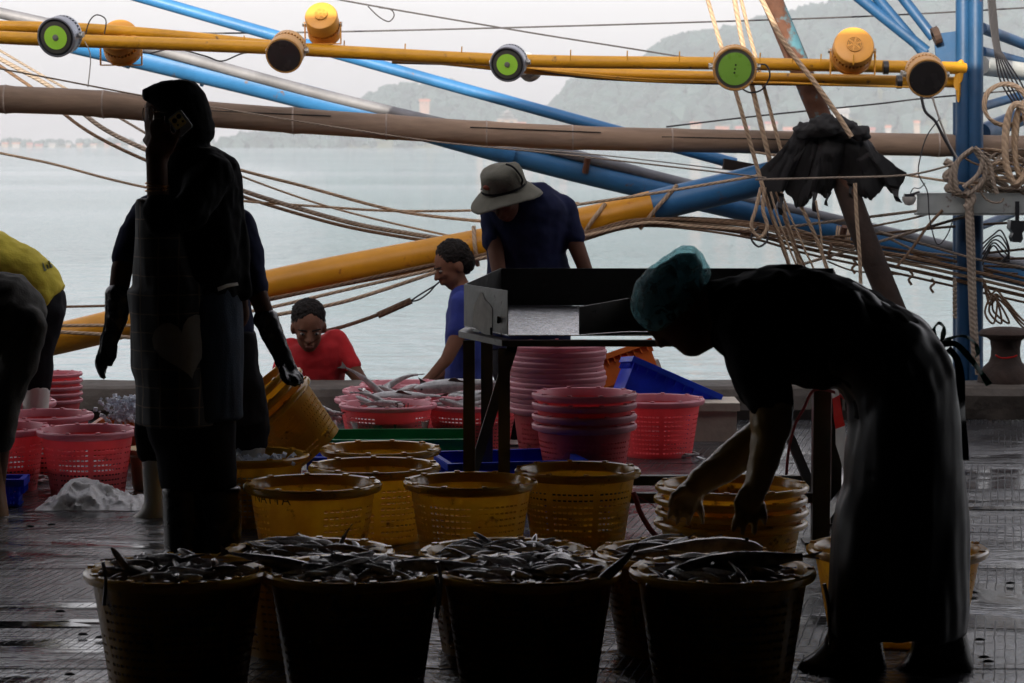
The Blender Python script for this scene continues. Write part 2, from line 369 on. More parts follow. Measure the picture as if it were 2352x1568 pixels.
# kerb along the quay edge, cast in lengths
M['kerb'] = mat('kerb_concrete', (.075, .062, .050), .72, var=.4, scale=5, bump=.9, bscale=16, spots=(6, .60, (.035, .030, .026)))
kerb = MB().box((0, 12.30, -.6), (34, .30, 1.2)).obj('quay_kerb', M['kerb']); tag(kerb, kind='structure')
xs = [-17, -9.5, -6.0, -2.3, 1.35, 4.4, 8.2, 17]
for a, b in zip(xs[:-1], xs[1:]):
    bm = bmesh.new(); bmesh.ops.create_grid(bm, x_segments=26, y_segments=1, size=1)
    prof = [(12.10, .0), (12.085, .05), (12.10, .115), (12.125, .148), (12.17, .160), (12.44, .160), (12.47, .14), (12.47, 0)]
    bm.clear(); nx = 40; rows = []
    for i in range(nx + 1):
        x = a + .006 + (b - a - .012) * i / nx
        rows.append([bm.verts.new((x, y + .018 * noise.noise((x * 3, y * 9, z * 12)) + (.03 * max(0, noise.noise((x * 1.7, 2, z * 5))) if z < .1 else 0), z + .006 * noise.noise((x * 5, 7, y * 3)))) for y, z in prof])
    for i in range(nx):
        for j in range(len(prof) - 1): bm.faces.new((rows[i][j], rows[i + 1][j], rows[i + 1][j + 1], rows[i][j + 1]))
    bm.faces.new(rows[0]); bm.faces.new(list(reversed(rows[-1])))
    bmesh.ops.recalc_face_normals(bm, faces=bm.faces)
    me = bpy.data.meshes.new('kerb_stone'); bm.to_mesh(me); bm.free(); me.materials.append(M['kerb']); link('kerb_stone', me, kerb)

# the market hall whose roof shades the quay (round and behind the viewer)
M['hall'] = mat('hall_dark_paint', (.016, .015, .014), .9, var=.3)  # unseen hall surfaces made near black to keep the interior dark
EAVE_Y, EAVE_Z = 9.8, 2.70
tag(MB().box((0, (EAVE_Y - 15) / 2, EAVE_Z + .12), (34, EAVE_Y + 15, .16)).obj('roof', M['hall']), kind='structure')
hw = MB().box((0, -14.8, EAVE_Z / 2), (34, .2, EAVE_Z)); tag(hw.obj('wall_back', M['hall']), kind='structure')
for nm, x, ya, yb_ in (('wall_left', -16.9, -14.6, 7.6), ('wall_right', 16.9, -14.6, 9.4)):     # the hall stands open to the left of the quay
    tag(MB().box((x, (ya + yb_) / 2, EAVE_Z / 2), (.2, yb_ - ya, EAVE_Z)).obj(nm, M['hall']), kind='structure')

# water
def water_mat():
    m, nd, lk, p, out = nodes('harbour_water')
    tc = N(nd, 'ShaderNodeTexCoord'); o = tc.outputs['Object']
    hs = None
    for s, scl, w in ((.5, (1, 2.0, 1), 2.4), (1.4, (1, 1.7, 1), 2.0), (4.5, (1, 1.5, 1), .45)):
        mp = N(nd, 'ShaderNodeMapping'); mp.inputs['Scale'].default_value = scl; lk.new(o, mp.inputs[0])
        n = N(nd, 'ShaderNodeTexNoise', Scale=s, Detail=3.0, Roughness=.5, Distortion=.4); lk.new(mp.outputs[0], n.inputs['Vector'])
        k = N(nd, 'ShaderNodeMath', operation='MULTIPLY_ADD'); k.inputs[1].default_value = w; lk.new(n.outputs[0], k.inputs[0])
        if hs is not None: lk.new(hs, k.inputs[2])
        hs = k.outputs[0]
    mp = N(nd, 'ShaderNodeMapping'); mp.inputs['Scale'].default_value = (.0012, .016, 1); lk.new(o, mp.inputs[0])
    n = N(nd, 'ShaderNodeTexNoise', Scale=1.0, Detail=4.0); lk.new(mp.outputs[0], n.inputs['Vector'])
    rp = ramp(nd, [(.44, 1.0), (.56, .30)]); lk.new(n.outputs[0], rp.inputs[0])      # calm slicks
    b = N(nd, 'ShaderNodeBump', Distance=.48); lk.new(hs, b.inputs['Height']); lk.new(rp.outputs[0], b.inputs['Strength']); lk.new(b.outputs[0], p.inputs['Normal'])
    p.inputs['Base Color'].default_value = (.13, .19, .215, 1); p.inputs['Roughness'].default_value = .04; p.inputs['IOR'].default_value = 1.33
    return m
M['water'] = water_mat()
tag(MB().add([(-2000, 12.6, WATER_Z), (2000, 12.6, WATER_Z), (2000, 2000, WATER_Z), (-2000, 2000, WATER_Z)], [(0, 1, 2, 3)]).obj('water', M['water']), kind='structure')

# hills with woodland
M['hill'] = mat('hill_soil', (.05, .06, .03), .9, var=.3, scale=.02)
M['wood'] = mat('woodland_leaves', (.017, .036, .033), .8, var=.75, scale=.045, bump=0)
def interp(prof, x):
    if x <= prof[0][0]: return prof[0][1]
    for (a, ya), (b, yb) in zip(prof[:-1], prof[1:]):
        if x <= b: return ya + (yb - ya) * (x - a) / (b - a)
    return prof[-1][1]
def hill(prof, D, depth, ntree, size):
    x0, x1 = prof[0][0], prof[-1][0]
    def hgt(x, t):           # t 0 shore .. 1 ridge .. 2 behind
        zr = CAM_H + (HORIZON - interp(prof, x)) / FPX * (D + depth) - WATER_Z
        return max(.5, zr * math.sin(min(t, 2.0) * math.pi / 2) ** .8 * (1 + .10 * noise.noise((x * .02, t * 2.5, D)) * (1 if t < .85 else .2)))
    mb = MB(); nx, nt = 110, 16; vs, fs = [], []
    for i in range(nx + 1):
        x = x0 + (x1 - x0) * i / nx
        for j in range(nt + 1):
            t = 2.0 * j / nt; y = D + depth * t
            vs.append(((x - 1176) / FPX * (D + depth), y, WATER_Z - 2 + (hgt(x, t) if 0 < j < nt else 0)))
    for i in range(nx):
        for j in range(nt): fs.append((i * (nt + 1) + j, (i + 1) * (nt + 1) + j, (i + 1) * (nt + 1) + j + 1, i * (nt + 1) + j + 1))
    h = mb.add(vs, fs).obj('hill', M['hill'], smooth=True); tag(h, kind='structure')
    bm = bmesh.new(); bmesh.ops.create_icosphere(bm, subdivisions=1, radius=1); iv = [v.co.copy() for v in bm.verts]; jf = [tuple(v.index for v in f.verts) for f in bm.faces]; bm.free()
    rnd = random.Random(5 + int(D)); tb = MB()
    for k in range(ntree):
        x = rnd.uniform(x0, x1); t = rnd.random() ** .8 * 1.12 + .02
        r = size * rnd.uniform(.6, 1.5)
        c = Vector(((x - 1176) / FPX * (D + depth), D + depth * t, WATER_Z - 2 + hgt(x, t) + r * .35))
        q = Euler((rnd.random() * 6, rnd.random() * 6, rnd.random() * 6)).to_matrix()
        tb.add([c + q @ Vector((v.x * r * rnd.uniform(.7, 1.2), v.y * r * rnd.uniform(.7, 1.2), v.z * r * rnd.uniform(.7, 1.15))) for v in iv], jf)
    w = tb.obj('woodland', M['wood'], h); tag(w, kind='stuff')
    return hgt
hill([(1240, 330), (1268, 262), (1299, 234), (1315, 210), (1344, 194), (1391, 184), (1450, 166), (1500, 140), (1531, 114), (1576, 99), (1629, 94), (1676, 89), (1708, 76), (1760, 66), (1827, 49),
      (1867, 36), (1909, 31), (1941, 25), (1999, 28), (2044, 20), (2078, 6), (2150, -40), (2250, -75), (2400, -110), (2700, -150), (3000, -140), (3300, -60), (3500, 320)], 1500, 250, 5200, 6.0)
hill([(560, 330), (680, 316), (760, 296), (827, 256), (859, 231), (893, 218), (940, 213), (954, 223), (980, 215), (991, 205), (1038, 207), (1059, 218), (1091, 228), (1112, 241), (1138, 249), (1180, 262), (1240, 280), (1300, 320)], 1640, 150, 1300, 5.4)
# low far shore
sh = [(-2400, 323)] + [(-2400 + 120 * i, 324 + 4 * noise.noise((i * .7, 3, 1))) for i in range(1, 30)] + [(1300, 324), (4200, 320)]
hill(sh, 1900, 60, 900, 3.0)

# far houses
HM = [mat('house_wall_%s' % n, c, .8, var=.15, scale=.3) for n, c in (('cream', (.22, .17, .13)), ('white', (.23, .215, .20)), ('pink', (.21, .13, .10)))]
RM = [mat('house_roof_%s' % n, c, .8, var=.2, scale=.3) for n, c in (('orange', (.27, .10, .055)), ('red', (.24, .06, .045)), ('grey', (.17, .165, .165)))]
def house(x, yb, w, h, roof, D, wm, rm, label, group=None, temple=False):
    s = D / FPX; b = at(x, yb, D); W, H_, RH = w * s, h * s, roof * s; dp = W * .7
    t = thing('house' if not temple else 'temple', label, 'house' if not temple else 'temple', b, group)
    wb = MB().box(b + Vector((0, dp / 2, H_ / 2 - 3)), (W, dp, H_ + 6))
    wb.obj('wall', wm, t)
    e = .08 * W; z = b.z + H_; rb = MB()
    if temple:
        for k, (sx, zz) in enumerate(((1.25, 0), (.8, RH * .45), (.45, RH * .8))):
            rb.add([(b.x - W * sx / 2, b.y - e, z + zz), (b.x + W * sx / 2, b.y - e, z + zz), (b.x + W * sx / 2, b.y + dp + e, z + zz), (b.x - W * sx / 2, b.y + dp + e, z + zz), (b.x, b.y + dp / 2, z + zz + RH * .45)], [(0, 1, 4), (1, 2, 4), (2, 3, 4), (3, 0, 4), (3, 2, 1, 0)])
    else:
        rb.add([(b.x - W / 2 - e, b.y - e, z), (b.x + W / 2 + e, b.y - e, z), (b.x + W / 2 + e, b.y + dp + e, z), (b.x - W / 2 - e, b.y + dp + e, z), (b.x - W / 2 - e, b.y + dp / 2, z + RH), (b.x + W / 2 + e, b.y + dp / 2, z + RH)],
               [(0, 1, 5, 4), (2, 3, 4, 5), (1, 2, 5), (3, 0, 4), (3, 2, 1, 0)])
    rb.obj('roof', rm, t)
    for k in range(2 if w > 9 else 0):
        MB().box(b + Vector(((k - .5) * W * .45, -.06, H_ * .5)), (W * .16, .12, H_ * .4)).obj('window', M['dark'], t)
house(1165, 288, 46, 14, 18, 1480, HM[0], RM[2], 'pale temple with tiered pointed roof below the left end of the wooded hill', temple=True)
house(975, 240, 22, 7, 6, 1630, HM[2], RM[0], 'lone orange villa high on the small wooded hill')
rnd = random.Random(3)
for i in range(9): house(1105 + i * 23 + rnd.uniform(-5, 5), 296 + rnd.uniform(-5, 12), rnd.uniform(10, 20), rnd.uniform(5, 8), rnd.uniform(4, 7), 1470, HM[i % 3], RM[i % 2], 'small orange roofed house in the cluster beside the pale temple', 'houses beside the temple')
for i in range(10): house(1600 + i * 56 + rnd.uniform(-9, 9), 293 + rnd.uniform(-6, 14), rnd.uniform(12, 30), rnd.uniform(5, 9), rnd.uniform(4, 8), 1460, HM[(i * 2) % 3], RM[(i // 2) % 2], 'red roofed house at the foot of the large wooded hill', 'houses at the foot of the hill')
house(1932, 282, 34, 22, 14, 1450, HM[1], RM[2], 'tall white house with pointed gable rising above the black cloth')
for i in range(36):
    x = 6 + i * 29.6 + rnd.uniform(-6, 6)
    far = x < 560
    house(x, 339 - rnd.uniform(0, 4), rnd.uniform(9, 20), rnd.uniform(3, 7) + (0 if far else 3), rnd.uniform(2, 5), rnd.uniform(1850, 1890) if far else rnd.uniform(1720, 1820), HM[i % 3], RM[(i // 2) % 3],
          'tiny waterfront house in the long row on the far left shore', 'waterfront houses on the far shore')

# the air
hz = bpy.data.materials.new('haze_air'); hz.use_nodes = True; nd = hz.node_tree.nodes; nd.remove(nd['Principled BSDF'])
pv = nd.new('ShaderNodeVolumePrincipled'); pv.inputs['Color'].default_value = (.78, .885, 1.0, 1); pv.inputs['Density'].default_value = .00036; pv.inputs['Anisotropy'].default_value = -0.02
hz.node_tree.links.new(pv.outputs[0], nd['Material Output'].inputs['Volume'])
tag(MB().box((0, 990, 150), (4200, 2160, 312)).obj('haze', hz), kind='stuff')
# ================================================================== BOAT AND RIGGING
boat = thing('fishing_boat', 'wooden fishing boat moored along the quay with tall blue pipe mast', 'boat', (0, 14.25, WATER_Z))
def hull():
    vs, fs = [], []; n = 30
    for i in range(n + 1):
        x = -9 + 18 * i / n; t = abs(x) / 9; w = 1.75 * (1 - t ** 4 * .75); sh = .12 * t * t
        for y, z in ((-w, -.32 + sh), (-w * .97, -.95), (-w * .8, -2.2), (0, -2.7), (w * .8, -2.2), (w * .97, -.95), (w, -.32 + sh), (w - .08, -.32 + sh), (w - .1, -.86), (-w + .1, -.86), (-w + .08, -.32 + sh)):
            vs.append((x, 14.25 + y, z))
    k = 11
    for i in range(n):
        for j in range(k): fs.append((i * k + j, i * k + (j + 1) % k, (i + 1) * k + (j + 1) % k, (i + 1) * k + j))
    fs += [tuple(range(k)), tuple(n * k + j for j in reversed(range(k)))]
    return MB().add(vs, fs)
hull().obj('hull', mat('hull_green_paint', (.03, .12, .10), .5, spots=(3, .6, (.1, .05, .03))), boat, True)
dk = mat('deck_planks', (.10, .07, .05), .8, bump=.3)
for i in range(16): MB().box((-0.2, 12.65 + i * .2, -.852), (14, .19, .03)).obj('deck_plank', dk, boat)

def run_on(pts, L=650):
    """spars and lines that leave the picture go on beyond it"""
    pts = [tuple(p) for p in pts]
    def ex(p, q):
        if -15 < p[0] < 2367 and p[1] > -8: return None
        n = math.hypot(p[0] - q[0], p[1] - q[1]) or 1
        return tuple(a + (a - b) * L / n * (1 if i < 2 else .6) for i, (a, b) in enumerate(zip(p, q)))
    a, b = ex(pts[0], pts[1]), ex(pts[-1], pts[-2])
    return ([a] if a else []) + pts + ([b] if b else [])
def pipe(pts, wpx, d, name='pipe', m='mast', parent=None, n=14, seg=8):
    """tube along image points (x, y[, depth]) with width in image pixels"""
    P = [at(p[0], p[1], p[2] if len(p) > 2 else d) for p in run_on(pts)]
    if len(P) > 2: P = crom(P, seg)
    mb = MB().tube(P, px(wpx, d) / 2, n)
    return mb.obj(name, M[m] if isinstance(m, str) else m, parent, True)
# mast: three welded pipes with plates, braces and a deck-lamp channel
MD = 12.95
pipe([(2213, -60, MD), (2213, 1250, MD)], 36, MD, 'mast_pipe', 'mast', boat)
pipe([(2241, -60, MD - .03), (2241, 1250, MD - .03)], 34, MD, 'mast_pipe', 'mast', boat)
pipe([(2200, 235, MD + .16), (2200, 1250, MD + .16)], 24, MD, 'mast_pipe', 'mast', boat)
gus = [at(2146, 78, MD + .03), at(2203, 70, MD + .03), at(2203, 138, MD + .03), at(2188, 152, MD + .03), at(2150, 140, MD + .03)]
MB().ext(gus, (0, .02, 0)).obj('gusset_plate', M['mast'], boat)
for a, b, w in (((1955, -20), (2128, 118), 26), ((2002, -20), (2125, 125), 24), ((2062, -20), (2144, 86), 24)):
    pipe([(*a, MD + .12), (*b, MD + .08)], w, MD, 'brace_pipe', 'mast', boat)
for a, b, w, m_ in (((2255, 64), (2420, 128), 26, 'mast'), ((2255, 118), (2420, 162), 24, 'mast'), ((2252, 150), (2420, 172), 46, 'pale_pipe'), ((2255, 305), (2420, 238), 44, 'mast'), ((2255, 245), (2420, 198), 22, 'mast'), ((2250, 520), (2420, 452), 20, 'mast'), ((2250, 396), (2420, 366), 26, 'mast')):
    pipe([(*a, MD + .22), (*b, MD + .9)], w, MD, 'brace_pipe', m_, boat)
MB().lathe([(.02, 0), (.045, 0), (.045, .035), (.02, .035)], 12, Matrix.Translation(at(2143, 84, MD)) @ Matrix.Rotation(R(70), 4, 'Y')).obj('hinge_pin', M['rust_dark'], boat)
ch = MB(); c0 = at(2106, 446, MD - .22); c1 = at(2480, 446, MD - .22); w_ = px(1, MD)
ch.box((c0 + c1) / 2 + Vector((0, .06, 0)), (c1.x - c0.x, .14, .012)); ch.box((c0 + c1) / 2 + Vector((0, -.005, -22 * w_)), (c1.x - c0.x, .010, 46 * w_)); ch.box((c0 + c1) / 2 + Vector((0, .04, -45 * w_)), (c1.x - c0.x, .1, .01))
ch.obj('channel_beam', mat('grey_channel_paint', (.34, .38, .38), .5, var=.2, spots=(8, .6, (.12, .06, .04))), boat)
# drips of yellow paint where the lamp booms meet the mast
yp = MB()
for x, y, rx, ry in ((2204, 165, 10, 26), (2208, 150, 8, 14), (2202, 205, 5, 30), (2199, 188, 8, 20)):
    c = at(x, y, MD - .055); yp.add([c + Vector((px(rx, MD) * math.cos(t), .012 * abs(math.cos(t)) + .002, px(ry, MD) * math.sin(t))) for t in [k * math.pi / 7 for k in range(14)]], [tuple(range(14))])
yp.obj('yellow_paint_smear', M['boom_yellow'], boat)
# two yellow lamp booms
BD = 12.55
lower = pipe([(-80, 82, BD - .5), (140, 92, BD - .4), (600, 109, BD - .25), (1170, 138, BD - .1), (1700, 146, BD), (2215, 156, MD - .02)], 29, BD, 'lamp_boom', 'boom_yellow', boat, seg=10)
upper = pipe([(-80, 58, BD - .34), (190, 66, BD - .28), (420, 84, BD - .18), (700, 112, BD - .02), (1000, 135, BD + .08), (1250, 160, BD + .15), (1500, 172, BD + .15), (1800, 180, BD + .2), (2215, 189, MD + .05)], 26, BD, 'lamp_boom', 'boom_yellow', boat, seg=10)
for x, y in ((2034, 155), (2065, 188)): pipe([(x - 6, y, BD + .10), (x + 6, y, BD + .10)], 31, BD, 'tape_band', 'lamp_black', boat)
for i, x in enumerate((560, 700, 790, 930, 1060, 1310, 1440, 1560, 1640, 1745, 1820, 1885, 1960, 2010)):
    y = interp([(140, 92), (600, 109), (1170, 138), (1700, 146), (2215, 156)], x)
    pipe([(x, y - 2, BD - .14), (x + 1, y - 26, BD - .14)], 3, BD, 'cable_tie', 'boom_yellow', boat, 5)

tie = thing('blue_net_boom', 'thick blue pipe boom with slim grey pipe running above it', 'boom', at(2360, 660, 13.9))
pipe([(140, 88, 13.5), (700, 222, 13.55), (1250, 372, 13.6), (1700, 478, 13.7), (2100, 572, 13.8), (2480, 662, 13.9)], 56, 13.6, 'boom_pipe', 'boom_blue', tie, 18)
pipe([(-60, 16, 13.45), (300, 98, 13.45), (760, 222, 13.5), (1250, 338, 13.55), (1600, 428, 13.65), (2300, 595, 13.8), (2480, 640, 13.85)], 26, 13.6, 'slim_pipe', 'galv', tie, 12)
for a, b in (((463, 143), (456, 166)), ((762, 216), (754, 244)), ((1350, 362), (1344, 396)), ((1940, 520), (1934, 545))):
    o = pipe([(*a, 13.52), (*b, 13.55)], 15, 13.6, 'pipe_bracket', 'rust', tie)
pipe([(305, 128, 13.49), (255, 112, 13.49)], 62, 13.6, 'sleeve', 'mast', tie, 18)
for x, y in ((470, 170), (820, 254), (1180, 352), (1580, 450)): pipe([(x - 3, y - .8, 13.57), (x + 3, y + .8, 13.57)], 58.5, 13.6, 'weld_seam', 'boom_blue', tie, 18)

st = thing('blue_stay_pipe', 'slim blue pipe stay slanting down from the top edge to the hinge', 'pipe', at(1700, 380, 13.3))
pipe([(300, -14, 13.3), (900, 158, 13.3), (1690, 376, 13.3)], 27, 13.3, 'stay_pipe', 'boom_blue', st)
MB().ext([at(1664, 364, 13.2), at(1732, 376, 13.2), at(1740, 392, 13.2), at(1690, 392, 13.2), at(1662, 388, 13.2)], (0, .1, 0)).obj('hinge_bracket', M['rust_dark'], st)

yb = thing('yellow_blue_boom', 'curved thick boom painted yellow at its left end and blue at its right', 'boom', at(120, 780, 12.9))
YB = [(-260, 868), (-40, 815), (220, 757), (620, 655), (1100, 562), (1340, 512), (1520, 468), (1700, 424), (1800, 398)]
def part_tube(path, i0, i1, w, d):
    P = crom([at(x, y, d) for x, y in path], 8); return P[i0:i1]
P = crom([at(x, y, 12.95) for x, y in YB], 8)
cut = min(range(len(P)), key=lambda i: (P[i] - at(1490, 475, 12.95)).length)
MB().tube(P[:cut + 1], px(73, 12.95) / 2, 20).obj('yellow_section', M['boom_thick'], yb, True)
MB().tube(P[cut:], px(72, 12.95) / 2, 20).obj('blue_section', M['boom_blue'], yb, True)
for (x0_, y0_, x1_, y1_) in ((1088, 520, 1098, 610), (1390, 468, 1338, 540), (1555, 425, 1470, 525)):
    c = [at(x0_, y0_, 12.9), at((x0_ + x1_) / 2 - 2, (y0_ + y1_) / 2, 12.95 - px(42, 12.95)), at(x1_, y1_, 12.9)]
    MB().tube(crom(c, 8), px(5, 12.9), 7).obj('rope_lashing', M['rope'], yb, True)

bp = thing('bamboo_pole', 'long weathered brown bamboo pole lying across the whole picture', 'pole', at(0, 215, 12.6))
BP = [(-600, 190), (-60, 224), (200, 236), (480, 262), (800, 285), (1250, 313), (1700, 325), (2100, 332), (2480, 340), (3000, 352)]
BW = [62, 62, 60, 56, 54, 52, 52, 50]
Pb = crom([at(x, y, max(12.3, 12.45 + .75 * (x + 60) / 2540)) for x, y in BP], 14)
rad = []
for i, q in enumerate(Pb):
    u = i / (len(Pb) - 1); base = px(62 - 12 * u, 12.8) / 2; ph = (q.x + 3.2) / .47; k = ph - math.floor(ph)
    rad.append(base * (1 + .075 * math.exp(-((k - .5) / .06) ** 2) + .012 * noise.noise((q.x * 3, 0, 0))))
MB().tube(Pb, rad, 18).obj('pole_stem', M['bamboo'], bp, True)
for i, q in enumerate(Pb[1:-1]):
    ph = (q.x + 3.2) / .47; k = ph - math.floor(ph)
    if abs(k - .5) < .055: MB().tube([q - Vector((.005, 0, 0)), q, q + Vector((.005, 0, 0))], [rad[i + 1] * .995, rad[i + 1] * 1.035, rad[i + 1] * .995], 18).obj('node_ring', M['bamboo_node'], bp, True)
for (xa, ya, xb, yb_) in ((480, 262, 760, 274), (1080, 300, 1380, 312), (1520, 322, 1900, 330)):
    pts = [at(xa + (xb - xa) * t / 8, ya - 8 + (yb_ - ya) * t / 8, 12.45 + .75 * (xa + (xb - xa) * t / 8 + 60) / 2540 - px(27, 12.8)) for t in range(9)]
    MB().tube(pts, .003, 5).obj('bamboo_split', M['dark'], bp)

rp_ = thing('rusty_spar', 'rusty steel spar leaning steeply behind the black cloth', 'spar', at(2070, 760, 12.9))
pipe([(1735, -90, 13.0), (1905, 320, 12.85), (1985, 545, 12.75), (2072, 760, 12.75), (2292, 1322, 12.85)], 50, 12.9, 'spar_tube', 'rust', rp_, 16)
pipe([(1925, 378, 12.84), (1985, 545, 12.75), (2072, 760, 12.75), (2180, 1036, 12.8)], 56, 12.9, 'wrapped_section', 'rust_dark', rp_, 16)

# black net cloth hung over the pole
def cloth():
    """limp sheet thrown over the pole: gathered at the top, falling in irregular deep folds to a ragged hem"""
    nx, ny = 150, 46; vs, fs = [], []
    def rid(a, b, c): return 1 - 2 * abs(noise.noise((a, b, c)))
    for i in range(nx + 1):
        u = i / nx
        tx, ty = 1826 + (2000 - 1826) * u, interp([(0, 296), (.12, 284), (.3, 278), (.5, 281), (.7, 290), (.85, 306), (1, 330)], u)
        bx = interp([(0, 1738), (.16, 1768), (.34, 1830), (.5, 1880), (.66, 1940), (.82, 2010), (1, 2082)], u)
        by = interp([(0, 398), (.07, 440), (.13, 486), (.19, 470), (.26, 428), (.33, 470), (.39, 474), (.46, 436), (.55, 452), (.63, 418), (.72, 446), (.80, 456), (.87, 424), (.94, 448), (1, 396)], u)
        by += 9 * noise.noise((u * 34, 2, 5)) + 5 * noise.noise((u * 80, 1, 5))
        for j in range(ny + 1):
            v = j / ny; e = v ** 1.35
            x = tx + (bx - tx) * e + 9 * noise.noise((u * 6, v * 3, 9)) * v; y = ty + (by - ty) * (v ** 1.05)
            fold = .085 * rid(u * 3.3 + .35 * noise.noise((u * 2, v * 1.6, 1)), v * .5, 4) * (.15 + .9 * v) + .022 * rid(u * 8 - v * 1.2, v * .8, 8) * (.2 + v) * (1.2 - u) + .016 * rid(u * 3 + v * 2.4, v * 1.9, 5)
            vs.append(at(x, y, 12.70 - .09 * math.sin(min(1, v * 3.2) * math.pi / 2) + fold + .16 * max(0, v - .45)))
    for i in range(nx):
        for j in range(ny): fs.append((i * (ny + 1) + j, (i + 1) * (ny + 1) + j, (i + 1) * (ny + 1) + j + 1, i * (ny + 1) + j + 1))
    return MB().add(vs, fs)
cl = cloth().obj('hanging_net_cloth', M['tarp'], smooth=True)
sm = cl.modifiers.new('thickness', 'SOLIDIFY'); sm.thickness = .008
tag(cl, 'crumpled black net cloth hung over the bamboo pole', 'cloth')

# lamps on the booms -------------------------------------------------
def lamp(name_mat, lens, x, y, r_px, front, d, label, length=1.7, back=False, ring='lens_ring'):
    r = px(r_px, d); c = at(x, y, d); f = Vector(front).normalized()
    m = Matrix.Translation(c) @ f.to_track_quat('Z', 'Y').to_matrix().to_4x4()     # local +Z leaves the lens; origin at the lens (or back plate)
    L = length * r
    if back: m = m @ Matrix.Translation((0, 0, L))
    t = thing('fishing_lamp', label, 'lamp', c, 'fishing lamps along the yellow booms')
    bd = M[name_mat]
    MB().lathe([(0, -L), (r * .80, -L), (r * .92, -L + r * .05), (r * .97, -L + r * .16), (r * .97, -r * .98), (r * .86, -r * .96), (r * .86, -r * .76), (r * .97, -r * .74), (r * .97, -r * .30), (r * .99, -r * .28), (r, -r * .04), (r * .97, 0), (r * .90, 0), (r * .90, -r * .06), (0, -r * .06)], 40, m).obj('housing', bd, t, True)
    fins = MB()
    for k in range(34):
        a = 2 * math.pi * k / 34
        fins.box(m @ Vector((r * .93 * math.cos(a), r * .93 * math.sin(a), -r * .86)), (r * .10, r * .075, r * .22), m.to_3x3() @ Matrix.Rotation(a, 3, 'Z'))
    fins.obj('cooling_fins', bd, t)
    lz = -r * .045
    if lens == 'green':
        MB().lathe([(0, lz), (r * .90, lz)], 32, m).obj('bezel', M['lamp_black'], t); MB().lathe([(0, lz + .003), (r * .80, lz + .003)], 32, m).obj('lens_ring', M[ring], t)
        MB().lathe([(0, lz + .006), (r * .60, lz + .006)], 32, m).obj('lens', M['lens_green'], t)
        MB().lathe([(0, lz + .012), (r * .15, lz + .010), (r * .16, lz + .005)], 16, m).obj('hub', M['hub'], t)
    elif lens == 'dgreen':
        MB().lathe([(0, lz), (r * .88, lz)], 32, m).obj('lens_ring', M['lens_ring'], t); MB().lathe([(0, lz + .004), (r * .74, lz + .004)], 32, m).obj('lens', M['lens_dgreen'], t)
        for k, (dx, dy) in enumerate(((0, 0), (.03, .18), (-.02, -.17))): MB().lathe([(0, lz + .008), (r * .045, lz + .006)], 8, m @ Matrix.Translation((dx * r, dy * r, 0))).obj('lens_screw', M['dark'], t)
        for k in range(10):
            a = 2 * math.pi * k / 10; MB().lathe([(0, .006), (r * .03, .003)], 8, m @ Matrix.Translation((r * .94 * math.cos(a), r * .94 * math.sin(a), 0))).obj('bolt', M['hub'], t)
    else:
        MB().lathe([(0, lz + .006), (r * .86, lz + .004), (r * .90, lz)], 32, m).obj('lens', M['lens_dark'], t)
        MB().box(m @ Vector((0, 0, lz + .008)), (r * .02, r * .16, .002), m.to_3x3()).obj('centre_mark', M['dark'], t)
    # back plate with the fan grille
    mb_ = m @ Matrix.Translation((0, 0, -L)) @ Matrix.Rotation(math.pi, 4, 'X')
    g = MB().lathe([(0, .004), (r * .36, .004)], 24, mb_).obj('fan_opening', M['dark'], t)
    gr = MB()
    for k in range(1, 6): gr.lathe([(r * .36 * k / 5 - .0022, .006), (r * .36 * k / 5 - .0022, .011), (r * .36 * k / 5 + .0022, .011), (r * .36 * k / 5 + .0022, .006)], 24, mb_)
    for k in range(3):
        gr.box(mb_ @ Vector((0, 0, .009)), (r * .72, .006, .005), mb_.to_3x3() @ Matrix.Rotation(k * math.pi / 3 + .3, 3, 'Z'))
    gr.obj('fan_grille', bd, t)
    # stirrup bracket
    side = m.to_3x3() @ Vector((1, 0, 0)); side.z = 0; side.normalize()
    cc = m @ Vector((0, 0, -L * .5)); br = MB(); dn = Vector((0, 0, -1)) if back else Vector((0, .95, .1)); wu = Vector((0, 1, 0)) if back else Vector((0, 0, 1))
    for s in (-1, 1):
        a = cc + side * s * r * 1.06; br.bar(a - dn * .01, a + dn * r * 1.15, .006, .022, wu)
        MB().lathe([(0, .012), (.012, .012), (.012, -.006), (0, -.006)], 8, Matrix.Translation(a) @ side.to_track_quat('Z', 'Y').to_matrix().to_4x4()).obj('bracket_knob', M['hub'], t)
    br.bar(cc + side * -r * 1.06 + dn * r * 1.15, cc + side * r * 1.06 + dn * r * 1.15, .006, .022, wu)
    br.obj('bracket', M['hub'] if name_mat != 'lamp_y' else bd, t)
    return t
lamp('lamp_grey', 'green', 128, 86, 46, (-.22, -1, -.20), BD - .75, 'grey fishing lamp with bright green lens at the far left end of the booms', 1.25)
lamp('lamp_y', 'dark', 272, 78, 45, (.05, 1, -.62), BD - .25, 'yellow fishing lamp seen from behind, half hidden by the left boom', 1.5, True)
lamp('lamp_tan', 'dark', 652, 128, 43, (-.14, -1, -.42), BD - .52, 'tan fishing lamp with dark lens below the raised yellow lamp', 1.5)
lamp('lamp_y', 'dark', 737, 34, 39, (.07, 1, -.62), BD - .25, 'yellow fishing lamp standing highest, its fan grille turned to the quay', 1.9, True)
lamp('lamp_grey', 'green', 1165, 148, 41, (-.20, -1, -.24), BD - .45, 'grey fishing lamp with bright green lens at the middle of the boom', 1.25)
lamp('pale_pipe', 'dark', 1222, 160, 30, (.5, .9, -.35), BD + .30, 'small silver lamp tucked behind the middle green lamp', 1.4)
lamp('lamp_tan', 'dgreen', 1688, 158, 51, (-.05, -1, -.16), BD - .42, 'tan fishing lamp with dark green lens in front of the ropes', 1.3)
